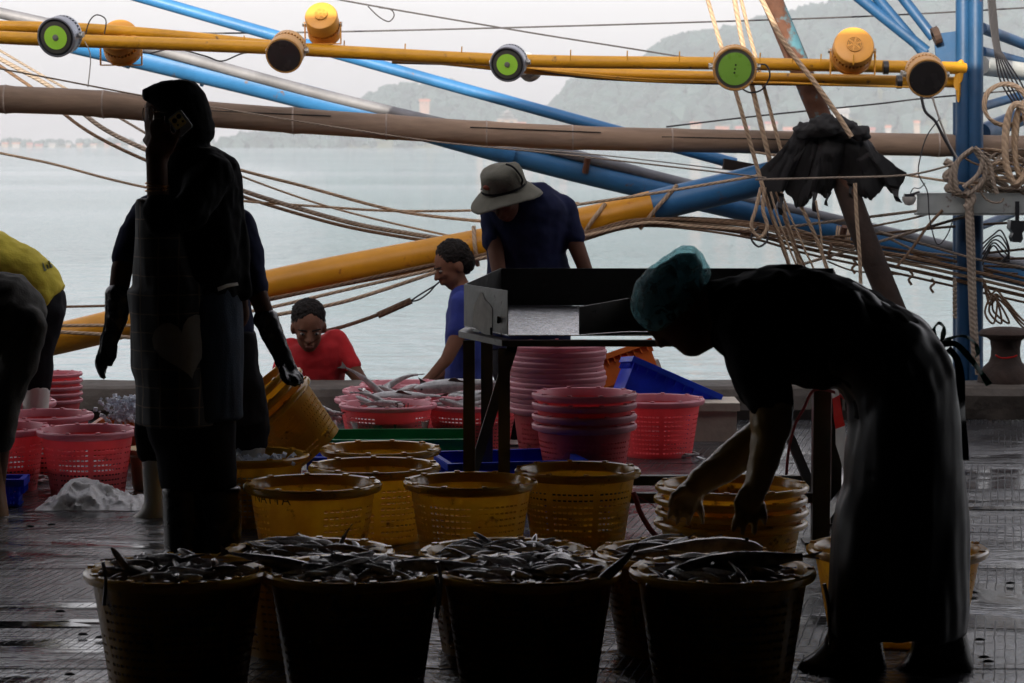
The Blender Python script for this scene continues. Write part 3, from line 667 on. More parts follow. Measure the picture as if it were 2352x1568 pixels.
lamp('lamp_y', 'dark', 1962, 102, 48, (.02, 1, -.42), BD - .1, 'yellow fishing lamp with fan grille above the right part of the boom', 1.4, True)
lamp('lamp_tan', 'dark', 2130, 180, 46, (-.03, -1, -.32), BD - .52, 'tan fishing lamp with dark lens next to the blue mast', 1.5)

# ropes and wires ----------------------------------------------------
def rope(name, pts, w, label, m='rope', d=12.5, group=None, parent=None, seg=8, n=7):
    P = crom([at(p[0], p[1], p[2] if len(p) > 2 else d) for p in run_on(pts)], seg)
    o = MB().tube(P, px(w, d) / 2, n).obj(name, M[m], parent, True)
    return tag(o, label, 'rope' if 'rope' in name else 'wire', group) if label else o
rope('mooring_rope', [(-30, 98), (110, 180), (270, 268), (345, 312)], 6, 'thin rope slanting down behind the bamboo pole at the far left', 'rope_g', 13.2)
rope('mooring_rope', [(-30, 118), (120, 202), (230, 290), (340, 346), (460, 400), (600, 452), (800, 510), (940, 536), (1040, 552)], 11, 'thickest rope sagging from upper left behind the standing woman to the yellow boom', 'rope_g', 13.2)
rope('mooring_rope', [(-30, 130), (80, 206), (200, 300), (345, 372), (480, 420), (590, 462), (770, 514), (900, 540), (1030, 560)], 8, 'dark rope sagging close under the thickest rope', 'rope_d', 13.3)
rope('mooring_rope', [(-30, 345), (120, 376), (240, 408), (345, 432), (470, 452), (600, 465), (750, 475), (900, 484), (1110, 482), (1330, 466)], 6, 'thin rope crossing the left water from the picture edge at chest height', 'rope', 13.2)
rope('mooring_rope', [(400, 340), (545, 388), (700, 428), (860, 472), (960, 492), (1110, 508), (1200, 512)], 7.5, 'rope swooping from the woman to the man with the hat, uppermost of the bunch', 'rope', 13.1)
rope('mooring_rope', [(420, 352), (548, 402), (650, 440), (760, 476), (900, 512), (1050, 545)], 5, 'thinnest rope of the bunch that sags to the yellow boom', 'rope', 13.0)
rope('steel_wire', [(-30, 152), (110, 178), (330, 220), (490, 246), (760, 290), (1000, 325), (1250, 350), (1500, 378), (1760, 408)], 4, 'pale twisted wire running in front of the bamboo pole', 'rope_g', 12.3)
rope('steel_wire', [(560, 262), (800, 300), (1100, 332), (1400, 358), (1740, 398)], 3, 'fine pale wire just above the water below the bamboo pole', 'wire_lt', 13.4)
rope('boom_rope', [(1310, 472), (1480, 447), (1620, 424), (1780, 396)], 7, 'rope running along the top of the blue boom section', 'rope', 12.75)
rope('boom_rope', [(100, 748), (220, 747), (330, 746), (480, 730), (620, 706), (800, 664), (1000, 618), (1160, 580), (1330, 545), (1480, 512), (1600, 520), (1730, 528)], 8, 'rope hanging along the underside of the yellow boom', 'rope', 12.8)
rope('boom_rope', [(100, 760), (240, 768), (330, 775), (480, 752), (640, 722), (800, 690), (1010, 622)], 9, 'lower rope running below the yellow boom past the man in red', 'rope', 12.75)
rope('boom_rope', [(70, 705), (160, 704), (250, 702), (330, 700)], 6, 'level rope at the left behind the gloved arm', 'rope_d', 13.2)
rope('boom_rope', [(600, 690), (760, 658), (960, 615), (1110, 585), (1340, 535), (1480, 504), (1720, 516), (1900, 558)], 9, 'dark rope bundled tight under the yellow boom', 'rope_d', 12.85)
for i, (dy, w, m_) in enumerate(((0, 9, 'rope_d'), (9, 8, 'rope'), (17, 9, 'rope_d'), (-8, 7, 'rope_d'), (26, 6, 'rope_d'))):
    rope('net_rope', [(1335, 545 + dy * .3, 12.8), (1480, 506 + dy * .5), (1700, 516 + dy), (1850, 548 + dy * 1.3), (2000, 575 + dy * 1.5), (2160, 606 + dy * 1.7), (2420, 668 + dy * 1.6)], w,
         'brown rope in the slack bundle below the blue boom at the right', m_, 12.85 + .03 * i, 'ropes bundled below the blue boom')
rope('spliced_rope', [(700, 768), (780, 752), (870, 722), (905, 708)], 9, 'thick tarred mooring rope with spliced eye beside the man in red', 'rope_d', 12.95)
sp = bpy.data.objects.get('spliced_rope')
rope('splice', [(868, 724), (900, 710), (945, 690)], 16, None, 'rope_d', 12.95, parent=sp)
rope('eye_strand', [(942, 692), (962, 688), (985, 672), (1000, 655), (1012, 645)], 4, None, 'wire', 12.95, parent=sp)
rope('eye_strand', [(942, 692), (965, 676), (1000, 655)], 4, None, 'wire', 12.95, parent=sp)
rope('hanging_rope', [(1620, -20), (1652, 90), (1690, 210), (1738, 380), (1768, 480), (1812, 608), (1846, 760), (1900, 1050), (1940, 1320)], 10, 'pale rope dropping past the dark green lamp, leftmost of its set', 'rope', 12.7)
rope('hanging_rope', [(1684, -20), (1702, 80), (1728, 200), (1765, 355), (1795, 470), (1838, 610), (1880, 780), (1930, 1060), (1968, 1320)], 12, 'thickest pale rope dropping behind the dark green lamp', 'rope', 12.75)
rope('hanging_rope', [(1698, -20), (1722, 80), (1755, 200), (1790, 330), (1825, 440), (1880, 560), (1930, 720), (2000, 1000), (2060, 1320)], 9, 'pale rope dropping behind the lamp, rightmost of its set', 'rope', 12.8)
rope('hanging_rope', [(1740, -20), (1800, 95), (1868, 185), (1920, 258), (1956, 314)], 12, 'thick pale rope running down along the rusty spar', 'rope', 12.40)
rope('hanging_rope', [(1964, 420), (1968, 500), (1974, 580), (1977, 660), (1979, 860), (1980, 1320)], 9, 'plumb rope hanging below the black cloth', 'rope', 12.5)
rope('hanging_rope', [(1874, 460), (1885, 530), (1892, 600), (1910, 640)], 5, 'thin cord hanging below the black cloth', 'rope', 12.5)
rope('power_wire', [(330, 77), (700, 74), (1180, 63), (1750, 46), (2060, 34), (2420, 14)], 4, 'dark wire running level above the booms', 'wire', 13.4)
rope('power_wire', [(740, -8), (850, 12), (1000, 38), (1250, 80), (1440, 110), (1575, 132)], 4, 'dark wire sloping from the raised yellow lamp to the boom', 'wire', 13.0)
rope('power_wire', [(845, 14), (870, 38), (893, 49), (905, 36), (898, 22), (870, 17)], 3, 'small loop of wire dangling right of the raised yellow lamp', 'wire', 13.0)
rope('power_wire', [(1530, 291), (1760, 264), (2000, 240), (2140, 224), (2420, 200)], 4, 'dark wire above the right part of the bamboo pole', 'wire', 13.3)
rope('lamp_cable', [(2116, 220), (2125, 255), (2148, 278), (2165, 310), (2190, 355)], 7, 'black cables dangling below the lamp next to the mast', 'wire', 12.5)
rope('lamp_cable', [(2140, 218), (2150, 250), (2162, 285), (2180, 330), (2198, 362)], 5, 'grey cables dangling below the lamp next to the mast', 'wire_lt', 12.5)
rope('lamp_cable', [(2160, 270), (2130, 310), (2114, 360), (2110, 400), (2130, 440), (2135, 500), (2152, 560), (2175, 540), (2190, 500)], 3, 'thin black cable looping left of the mast', 'wire', 12.5)
rope('lamp_cable', [(195, 86), (205, 50), (222, 34), (243, 45), (240, 78)], 3, 'thin cable arching up between the two leftmost lamps', 'wire', 12.2)
rope('lamp_cable', [(195, 95), (208, 130), (202, 200)], 2.5, 'thin cable hanging below the leftmost green lamp', 'wire_lt', 12.1)
rope('lamp_cable', [(300, 112), (340, 122), (400, 112), (470, 128), (510, 140), (560, 122), (620, 120)], 3.5, 'cable sagging under the boom at the left', 'wire', 12.4)
rope('lamp_cable', [(1740, 148), (1760, 150), (1768, 175), (1750, 205), (1722, 212), (1700, 200)], 4, 'black cable curling round the dark green lamp', 'wire', 12.2)
for i in range(3):
    rope('lamp_cable', [(900, 140 + i * 2), (1050, 142 + i * 3), (1180, 152), (1320, 168 + i * 4), (1480, 182 + 5 * math.sin(i)), (1640, 186 + i * 3), (1800, 190 + i * 2), (1950, 196), (2100, 200)], 5, 'yellow cable strapped along the underside of the booms', 'boom_yellow' if i < 2 else 'wire', BD + .08 + .02 * i, 'cables strapped to the booms')
rope('cross_rope', [(2180, 380), (2080, 402), (1900, 408), (1735, 412)], 5, 'pale cord stretched across the foot of the black cloth', 'rope_g', 12.3)
rope('cross_rope', [(2000, 520), (2100, 500), (2180, 478), (2330, 448)], 5, 'thin rope rising towards the grey channel beam', 'rope_d', 12.75)
rope('cross_rope', [(2060, 612), (2095, 570), (2130, 520), (2165, 482)], 7, 'short rope slanting up to the grey channel beam', 'rope_d', 12.7)
rope('cross_rope', [(1700, 540), (1850, 545), (2000, 538), (2190, 520), (2420, 505)], 6, 'dark rope crossing behind the spar to the mast', 'rope_d', 13.0)
for dy in (0, 14, 28):
    rope('cross_rope', [(2255, 582 + dy), (2350, 572 + dy * 1.5), (2430, 566 + dy * 1.8)], 6, 'dark rope fanning out right of the mast', 'rope_d', 13.0, 'ropes fanning right of the mast')
rr3 = random.Random(31)
for k in range(9):
    x0_, y0_ = rr3.uniform(1760, 2100), rr3.uniform(520, 600); L_ = rr3.uniform(160, 420); sl = .22 + rr3.uniform(-.05, .06)
    rope('loose_line', [(x0_, y0_), (x0_ + L_ * .3, y0_ + L_ * .3 * sl + rr3.uniform(2, 12)), (x0_ + L_ * .65, y0_ + L_ * .65 * sl + rr3.uniform(2, 14)), (x0_ + L_, y0_ + L_ * sl)], rr3.choice((3, 4, 5, 6)), 'loose brown line strung along the rope bundle at the right', rr3.choice(('rope_d', 'rope', 'rope_g')), 12.82 + .03 * k, 'loose lines at the right')
for k, (x0_, y0_) in enumerate(((1905, 560), (1960, 596), (2030, 606), (2090, 622), (2140, 640))):
    rope('knot_tail', [(x0_, y0_), (x0_ + 6, y0_ + 10), (x0_ - 3, y0_ + 20), (x0_ + 4, y0_ + 32)], 6, 'short knotted tail dangling from the rope bundle at the right', 'rope_d', 12.8, 'knotted tails below the rope bundle', seg=4)
for k in range(4):
    rope('hanging_rope', [(1758 + 12 * k, 440), (1772 + 15 * k, 500), (1796 + 17 * k, 570), (1824 + 19 * k, 660), (1880 + 22 * k, 960), (1920 + 24 * k, 1320)], 5, 'slack line in the fan of ropes below the boom tip', 'rope' if k % 2 else 'rope_d', 12.62 + .02 * k, 'fan of ropes below the boom tip')
# knot and ring left of the spar
rope('rope_loop', [(1748, 430), (1736, 480), (1726, 520), (1745, 545), (1762, 520), (1752, 480), (1756, 430)], 9, 'knotted rope loop hanging from the boom tip', 'rope', 12.6)
rope('rope_loop', [(1742, 520), (1725, 545), (1742, 566), (1762, 552), (1762, 530)], 5, 'open ring of dark hose below the knotted loop', 'wire', 12.6)
wrap = thing('rope_whipping', 'pale cord wound round the blue boom right of the spar', 'rope', at(1940, 530, 13.4))
for k in range(7):
    x = 1924 + k * 5; y0_ = 512 + k * 1.2
    MB().tube(crom([at(x, y0_, 13.72), at(x - 3, y0_ + 30, 13.72 - px(32, 13.7)), at(x - 2, y0_ + 62, 13.74)], 6), px(4.5, 13.4) / 2, 6).obj('cord_turn', M['rope'], wrap, True)
# coil tied on the mast and its hanging tail
coil = thing('rope_coil', 'pale rope coil tied round the blue mast above the channel beam', 'rope', at(2225, 460, 12.75))
for k, (a, b, c, e) in enumerate((((2232, 345), (2192, 380), (2186, 435), (2218, 452)), ((2236, 340), (2200, 372), (2196, 430), (2226, 455)), ((2236, 342), (2270, 372), (2282, 420), (2290, 445)), ((2240, 346), (2262, 385), (2255, 420), (2222, 448)), ((2238, 338), (2256, 360), (2246, 400), (2212, 430)))):
    rope('coil_turn', [a, b, c, e], 11, None, 'rope_g', 12.68 - .012 * k, parent=coil)
rope('coil_knot', [(2214, 440), (2232, 452), (2226, 470), (2216, 478)], 20, None, 'rope_g', 12.66, parent=coil)
rope('rope_tail', [(2224, 455), (2226, 530), (2230, 640), (2234, 740), (2240, 840)], 16, None, 'rope_g', 12.66, parent=coil)
rope('rope_tail', [(2229, 455), (2233, 540), (2236, 650), (2240, 750), (2246, 860)], 13, None, 'rope_g', 12.70, parent=coil)
for k, (cx, cy, rx, ry, a0, w) in enumerate(((2335, 330, 26, 90, 0, 13), (2350, 325, 18, 85, 1, 12), (2310, 240, 48, 46, 2, 8), (2330, 400, 70, 34, 3, 6), (2310, 415, 50, 28, .6, 6), (2345, 390, 60, 46, 2.2, 6), (2300, 395, 40, 40, 4, 5), (2340, 430, 80, 22, 1.2, 7), (2275, 430, 34, 20, 1, 9))):
    c = thing('hanging_rope_coil', ('thick pale rope loops hanging right of the mast' if k < 2 else 'thin rope looped in the tangle right of the mast'), 'rope', at(cx, cy + ry, 12.7), 'rope tangle right of the mast')
    for q in range(2):
        pts = [(cx + (rx + 3 * q) * math.cos(t + a0) + 5 * noise.noise((t, k, q)), cy + (ry + 4 * q) * math.sin(t + a0) + 6 * noise.noise((t + 4, k, q))) for t in [i * math.pi / 6 for i in range(13)]]
        rope('rope_turn', pts, w, None, 'rope' if k < 3 else 'rope_g', 12.62 + .03 * k + .03 * q, parent=c, seg=4)
rr2 = random.Random(8)
for k in range(14):
    cx, cy = rr2.uniform(2262, 2350), rr2.uniform(360, 440); rx, ry = rr2.uniform(26, 70), rr2.uniform(10, 36); a0 = rr2.uniform(0, 6)
    pts = [(cx + rx * math.cos(t) + 10 * noise.noise((t, k, 7)), cy + ry * math.sin(t + .4 * a0) + 8 * noise.noise((t + 3, k, 1))) for t in [a0 + i * .5 for i in range(rr2.randint(8, 14))]]
    rope('loose_rope', pts, rr2.choice((4, 5, 6, 7)), 'thin rope looped in the tangle right of the mast', rr2.choice(('rope', 'rope_g', 'rope_d')), 12.66 + .03 * k, 'rope tangle right of the mast', seg=4)
for k in range(6):
    x = 2275 + 4 * k
    rope('mast_cable', [(2268 + 3 * k, -20), (x, 60 + 8 * k), (x + 12, 130), (2300 + 9 * k, 190), (2340 + 6 * k, 250), (2400, 300 + 10 * k)], 4, 'black cable in the bunch hanging right of the mast top', 'wire', 12.72 + .02 * k, 'cables right of the mast top')
for k in range(5):
    rope('mast_cable', [(2256, 560 + 12 * k), (2280, 540 + 6 * k), (2300, 530 + 14 * k), (2318, 575 + 6 * k), (2300, 600)], 4, 'dark cable hanging below the channel beam right of the mast', 'wire', 12.78 + .02 * k, 'cables below the channel beam')
rope('rope_bunch', [(2170, 370), (2190, 385), (2172, 405), (2195, 420), (2176, 432), (2196, 440)], 18, 'knotted bunch of pale rope left of the mast coil', 'rope_g', 12.8)
for k in range(3):
    rope('mast_rope_end', [(2258, 640), (2272, 670 + 14 * k), (2290, 690), (2282 + 18 * k, 742), (2262 + 10 * k, 715), (2285, 668 + 8 * k), (2310, 690 + 6 * k), (2360, 742 + 8 * k), (2420, 738)], 5, 'dark rope loops hanging low right of the mast', 'rope_d', 12.8 + .04 * k, 'dark rope loops right of the mast')
for k in range(9):
    rope('chain_link', [(2196, 640 + k * 10), (2191, 645 + k * 10), (2196, 650 + k * 10)], 8, None, 'rope_g', 12.8, parent=coil, seg=3)
fl = thing('flood_lamp', 'small black floodlight hanging upside down right of the mast', 'lamp', at(2335, 545, 12.7))
MB().ext([at(2322, 505, 12.66), at(2352, 508, 12.66), at(2354, 528, 12.66), at(2348, 535, 12.66), at(2350, 548, 12.66), at(2345, 557, 12.66), at(2328, 556, 12.66), at(2324, 545, 12.66), at(2328, 535, 12.66), at(2320, 525, 12.66)], (0, .09, 0)).obj('lamp_body', M['lamp_black'], fl)
MB().bar(at(2336, 508, 12.7), at(2336, 462, 12.7), .012, .02).obj('lamp_stem', M['lamp_black'], fl)
bl = thing('deck_bulb', 'small white bulkhead bulb under the left end of the channel beam', 'lamp', at(2088, 465, 12.72))
MB().lathe([(0, -.035), (.02, -.03), (.034, -.01), (.036, .01), (0, .012)], 14, Matrix.Translation(at(2088, 456, 12.7))).obj('bulb_dome', mat('milky_plastic', (.5, .5, .48), .4), bl, True)
MB().box(at(2088, 449, 12.7), (.05, .05, .018)).obj('bulb_base', M['lamp_black'], bl)
pipe([(2088, 448, 12.7), (2112, 440, 12.7)], 5, 12.7, 'bulb_arm', 'wire', bl)
rope('deck_cable', [(2090, 446), (2098, 432), (2112, 432), (2125, 420)], 2.5, 'fine cable from the white bulb to the beam', 'wire', 12.7)

# mooring bollard on the kerb
bc = at(2312, 878, 12.3); bz = Matrix.Translation(Vector((bc.x, 12.34, .158)))
bo = thing('mooring_bollard', 'rusty mushroom-headed mooring bollard on the kerb at the right edge', 'bollard', (bc.x, 12.34, .158))
q = px(1, 12.3)
MB().lathe([(0, 0), (64 * q, 0), (62 * q, 18 * q), (50 * q, 36 * q), (38 * q, 48 * q), (34 * q, 60 * q), (33 * q, 80 * q)], 26, bz).obj('bollard_base', M['rust_dark'], bo, True)
MB().lathe([(33 * q, 78 * q), (36 * q, 98 * q), (44 * q, 104 * q), (60 * q, 108 * q), (63 * q, 114 * q), (56 * q, 122 * q), (30 * q, 128 * q), (0, 130 * q)], 26, bz).obj('bollard_head', M['rust_dark'], bo, True)
rope('bollard_cord', [(2286, 815), (2300, 822), (2325, 820), (2336, 816)], 4, None, 'tape_r', 12.22, parent=bo)
# ================================================================== BASKETS, CRATES, TABLE, FISH
def bake(me, thick, name):
    o = bpy.data.objects.new('tmp', me); col.objects.link(o)
    md = o.modifiers.new('s', 'SOLIDIFY'); md.thickness = thick; md.offset = 0
    dg = bpy.context.evaluated_depsgraph_get(); m2 = bpy.data.meshes.new_from_object(o.evaluated_get(dg)); m2.name = name
    bpy.data.objects.remove(o); return m2
def basket_proto(D, h, wall_m, rim_m, ncell=54, rows=8, taper=.80, panel=True, skirt=.026):
    """round plastic basket: a pierced wall (real holes), rolled rim with lugs, pierced base"""
    Ro = D / 2 - .021; rb = Ro * taper; top = h - skirt
    zs = [0, .022]
    ph = (top - .022 - .022) / rows
    for r in range(rows): zs += [.022 + ph * r + ph * .34, .022 + ph * (r + 1)]
    zs.append(top); na = ncell * 2; mb = MB()
    def rr(z): return rb + (Ro - rb) * (z / h)
    for j, z in enumerate(zs):
        for i in range(na):
            cell, odd = divmod(i, 2); t = 2 * math.pi * (cell + (.31 if odd else 0)) / ncell
            mb.v.append(Vector((rr(z) * math.cos(t), rr(z) * math.sin(t), z)))
    for j in range(len(zs) - 1):
        for i in range(na):
            cell = i // 2
            hole = (i % 2 == 1) and (j >= 2) and ((j - 1) % 2 == 0) is False and j < len(zs) - 2
            hole = (i % 2 == 1) and 1 <= j < len(zs) - 2 and (j % 2 == 1)
            row = (j - 1) // 2
            if cell % 9 == 8: hole = False                     # solid ribs
            if panel and cell in (0, 1, 2, 3, 4, 5, 6, 7) and row >= rows - 4: hole = False     # blank lettering panel
            if hole: continue
            i2 = (i + 1) % na; mb.f.append((j * na + i, j * na + i2, (j + 1) * na + i2, (j + 1) * na + i))
    wall = bake(mb.mesh('wall', wall_m), .0032, 'wall')
    rim = MB().lathe([(rr(top - .004) - .002, top - .004), (Ro - .002, h - .005), (Ro + .001, h), (Ro + .015, h + .001), (Ro + .021, h - .005), (Ro + .021, h - .016), (Ro + .016, h - .023), (Ro + .008, h - .022), (rr(top) + .004, top - .002)], 64, None, True)
    for k in range(10):
        t = 2 * math.pi * k / 10 + .2
        rim.box(((Ro + .008) * math.cos(t), (Ro + .008) * math.sin(t), h + .002), (.016, .016, .006), Matrix.Rotation(t, 3, 'Z'))
    rim_me = rim.mesh('rim', rim_m, True)
    base = MB(); nb = 20; r0 = rb * .985
    for i in range(nb):
        x = -r0 + 2 * r0 * (i + .5) / nb; L = 2 * math.sqrt(max(0, r0 * r0 - x * x))
        base.box((x, 0, .008), (2 * r0 / nb * .55, L, .006)); base.box((0, x, .0075), (L, 2 * r0 / nb * .5, .006))
    base_me = base.mesh('base', wall_m)
    return [('wall', wall), ('rim', rim_me), ('base', base_me)]
BIG = basket_proto(.46, .285, M['yellow'], M['yellow_rim'], 63, 10)
FULL = basket_proto(.46, .285, M['yellow_shaded'], M['yellow_rim'], 63, 10)
MID = basket_proto(.43, .25, M['yellow'], M['yellow_rim'], 63, 9)
PNK = basket_proto(.42, .25, M['pink'], M['pink_rim'], 63, 9)
def bask(proto, x, d, label, group, z=0.0, rz=None, s=(1, 1, 1), name='fish_basket', tilt=None):
    X = (x - 1176) / FPX * d
    m = mtx((X, d, z), random.uniform(0, 6.28) if rz is None else rz, s=s)
    if tilt: m = Matrix.Translation((X, d, z)) @ tilt @ mtx((0, 0, 0), 0 if rz is None else rz, s=s)
    return spawn(proto, name, label, 'basket', m, group)
FR = 'baskets of fish in the foreground'
FRONT = [(400, 'leftmost'), (812, 'second from the left'), (1214, 'third from the left'), (1664, 'rightmost')]
FB = []
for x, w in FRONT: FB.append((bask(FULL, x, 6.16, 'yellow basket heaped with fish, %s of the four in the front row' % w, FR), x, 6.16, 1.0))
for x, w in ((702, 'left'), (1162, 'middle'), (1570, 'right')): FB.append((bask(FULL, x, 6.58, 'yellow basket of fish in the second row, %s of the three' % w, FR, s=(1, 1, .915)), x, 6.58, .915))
bask(BIG, 2069, 6.74, 'empty yellow basket standing behind the legs of the bending worker', None, s=(1.06, 1.06, .86))
MG = 'empty yellow baskets in the middle'
bask(MID, 715, 7.92, 'yellow basket with printed letters beside the woman in the headscarf', MG, rz=R(-128), s=(1.02, 1.02, 1.04))
bask(MID, 858, 8.44, 'yellow basket half hidden behind the lettered basket', MG, s=(1.04, 1.04, 1.0))
bask(MID, 1080, 8.02, 'yellow basket standing in the centre in front of the table leg', MG, rz=R(20), s=(1.0, 1.0, 1.02))
bask(MID, 1328, 8.34, 'yellow basket right of the centre, alone in front of the pink stack', MG, rz=R(85), s=(.98, .98, 1.0))
bask(MID, 872, 8.93, 'yellow basket at the back of the middle group, before the blue tray', MG, s=(1.0, 1.0, 1.0))
bask(MID, 566, 8.80, 'yellow basket holding ice beside the white boot', MG, s=(1.0, 1.0, .97))
SR = 'stack of yellow baskets by the gloved hands'
for k, w in enumerate(('lowest', 'second lowest', 'third lowest', 'uppermost')):
    bask(BIG, 1682 + (k % 2) * 3, 7.35, 'yellow basket nested in the stack under the gloved hands, %s of four' % w, SR, z=.035 * k, s=(.98, .98, .80))
# tipped stack held by the gloved man
tl = Matrix.Rotation(R(8), 4, 'X') @ Matrix.Rotation(R(-41), 4, 'Y')
TG = 'tipped stack of yellow baskets'
tb0 = at(720, 1036, 9.35)
ax = (tl.to_3x3() @ Vector((0, 0, 1)))
for k, w in enumerate(('outermost', 'middle', 'innermost')):
    o = tb0 + ax * (.045 * k) + Vector((0, 0, 0))
    spawn(MID, 'fish_basket', 'tipped yellow basket under the black glove, %s of the nested three' % w, 'basket', Matrix.Translation((o.x, o.y, o.z)) @ tl @ mtx((0, 0, 0), .4 * k, s=(.80, .80, .90)), TG)
# pink baskets
PG = 'pink baskets along the quay'
bask(PNK, 195, 9.55, 'pink basket at the left in front of the kerb, nearest of the left group', PG, rz=.5, s=(.91, .91, .98))
bask(PNK, -12, 9.65, 'pink basket cut off by the left picture edge', PG, s=(.95, .95, .98))
bask(PNK, 95, 10.1, 'pink basket wedged behind the two near ones at the left', PG, s=(.95, .95, .98))
bask(PNK, 20, 10.6, 'pink basket furthest back in the left group', PG, s=(.9, .9, .98))
for k, w in enumerate(('lowest', 'second lowest', 'middle', 'second highest', 'uppermost')):
    bask(PNK, 122, 11.55, 'pink basket in the stack behind the white boots, %s of five' % w, 'pink stack behind the white boots', z=.004 + .030 * k, s=(.60, .60, .62))
for k, (x, d, z, w) in enumerate(((890, 10.75, .02, 'nearest, with a printed number'), (878, 11.18, .0, 'second from the front'), (893, 11.58, .0, 'third from the front'), (930, 11.85, .0, 'furthest back'))):
    bask(PNK, x, d, 'pink basket of fish in the row behind the green crate, %s' % w, 'pink fish baskets behind the green crate', z=z, rz=(R(-100) if k == 0 else None), s=(1.0, 1.0, .80) if k == 0 else (1.03, 1.03, .80))
for k, (x, d, z, w) in enumerate(((1085, 10.95, .0, 'nearest'), (1090, 11.40, .0, 'furthest'))):
    bask(PNK, x, d, 'pink basket of fish seen between the table legs, %s of the two' % w, 'pink fish baskets behind the table legs', z=z, s=(1.02, 1.02, .80))
ORD = 'first second third fourth fifth sixth seventh eighth ninth tenth eleventh twelfth thirteenth'.split()
for k in range(13):
    bask(PNK, 1279 + 4 * math.sin(k * 1.3), 10.35, 'pink basket in the tall stack under the table, %s from the bottom' % ORD[k], 'tall stack of pink baskets', z=.0215 * k, s=(.95, .95, 1.0))
for k, w in enumerate(('lowest', 'second lowest', 'second highest', 'uppermost')):
    bask(PNK, 1343, 9.72, 'pink basket in the short stack before the tall one, %s of four' % w, 'short stack of pink baskets', z=.037 * k + (.008 if k > 1 else 0), s=(.97, .97, 1.0))
bask(PNK, 1512, 10.72, 'single pink basket right of the short stack, before the blue crate', PG, rz=1.2, s=(.96, .96, .98))

# printed letters on two baskets
def text_on(s, x, y, d, size, m, parent_label, ang=0, flip=False, curve_r=None, name='printed_letters'):
    cu = bpy.data.curves.new('t', 'FONT'); cu.body = s; cu.size = size; cu.align_x = 'CENTER'; cu.align_y = 'CENTER'; cu.extrude = .0004; cu.resolution_u = 3
    o = bpy.data.objects.new('t', cu); col.objects.link(o); dg = bpy.context.evaluated_depsgraph_get(); me = bpy.data.meshes.new_from_object(o.evaluated_get(dg)); bpy.data.objects.remove(o)
    c = at(x, y, d); par = next(q for q in bpy.data.objects if q.get('label') == parent_label)
    pm = par.matrix_basis; ctr = pm.translation
    for v in me.vertices:          # wrap the flat lettering round the basket wall
        lx, ly = v.co.x * (-1 if flip else 1), v.co.y
        z = c.z + ly; a0 = math.atan2(c.y - ctr.y, c.x - ctr.x); lz = (z - ctr.z) / pm.to_scale().z
        Rw = curve_r(lz) * pm.to_scale().x + .004
        a = a0 + lx / Rw
        v.co = pm.inverted() @ Vector((ctr.x + Rw * math.cos(a), ctr.y + Rw * math.sin(a), z))
    me.materials.clear(); me.materials.append(m); o = bpy.data.objects.new(name, me); col.objects.link(o); o.parent = par
def rmid(D, h): return lambda z: (D / 2 - .021) * (.80 + .20 * z / h)
text_on('NATTA', 606, 1148, 7.75, .048, M['ink'], 'yellow basket with printed letters beside the woman in the headscarf', curve_r=rmid(.43, .25))
text_on('3-31', 928, 935, 10.55, .038, M['ink'], 'pink basket of fish in the row behind the green crate, nearest, with a printed number', curve_r=rmid(.42, .25))

# fish ---------------------------------------------------------------
def fish_proto(bend, fat, skin, seed):
    rnd = random.Random(seed); prof = [(0, .012, .012), (.04, .045, .038), (.12, .075, .062), (.22, .095, .075), (.36, .10, .074), (.52, .085, .058), (.68, .058, .038), (.80, .036, .022), (.88, .024, .013), (.93, .026, .008)]
    def cen(t): return Vector((t - .45, bend * math.sin((t - .3) * 2.6) * .22, 0))
    body = MB(); n = 12
    for k, (t, ry, rz_) in enumerate(prof):
        c = cen(t)
        for i in range(n):
            a = 2 * math.pi * i / n; body.v.append(c + Vector((0, fat * ry * math.cos(a), fat * rz_ * math.sin(a) * (1.15 if math.sin(a) < 0 else .9))))
    for k in range(len(prof) - 1):
        for i in range(n): body.f.append((k * n + i, k * n + (i + 1) % n, (k + 1) * n + (i + 1) % n, (k + 1) * n + i))
    body.f.append(tuple(reversed(range(n)))); body.f.append(tuple((len(prof) - 1) * n + i for i in range(n)))
    c = cen(.91); e = (cen(.93) - cen(.85)).normalized(); up = Vector((0, .25, 1)).normalized()
    tail = MB().ext([c, c + e * .06 + up * .03, c + e * .13 + up * .065, c + e * .10 + up * .015, c + e * .10 - up * .02, c + e * .13 - up * .06, c + e * .05 - up * .03], Vector((0, .007, 0)))
    d0 = cen(.34); dor = MB().ext([d0 + Vector((0, 0, .055 * fat)), d0 + Vector((.05, .01, .085)), d0 + Vector((.09, .01, .09)), d0 + Vector((.13, 0, .07)), d0 + Vector((.22, 0, .045 * fat))], Vector((0, .006, 0)))
    eye = MB()
    for s in (-1, 1): eye.lathe([(0, .008), (.011, .005), (.013, 0)], 10, Matrix.Translation(cen(.085) + Vector((0, s * .058 * fat, .018))) @ Matrix.Rotation(-s * R(90), 4, 'X'))
    return [('body', body.mesh('body', skin, True)), ('tail_fin', tail.mesh('tail_fin', M['fish_fin'])), ('dorsal_fin', dor.mesh('dorsal_fin', M['fish_fin'])), ('eyes', eye.mesh('eyes', M['pupil']))]
FISH = [fish_proto(b, f, s_, i) for i, (b, f, s_) in enumerate(((.3, 1.0, M['fish']), (-.5, .85, M['fish_b']), (.7, .75, M['fish']), (-.2, 1.0, M['fish_b']), (.05, .65, M['fish_g']), (-.35, .85, M['fish_g']), (.5, .7, M['fish_g'])))]
SFISH = [fish_proto(b, f, M['fish_silver'], 20 + i) for i, (b, f) in enumerate(((.3, .9), (-.6, .75), (1.1, .7)))]
M['heap'] = mat('wet_fish_heap', (.05, .045, .042), .25, var=.5, scale=20, bump=.6, bscale=22, spec=.7)
rnd = random.Random(21)
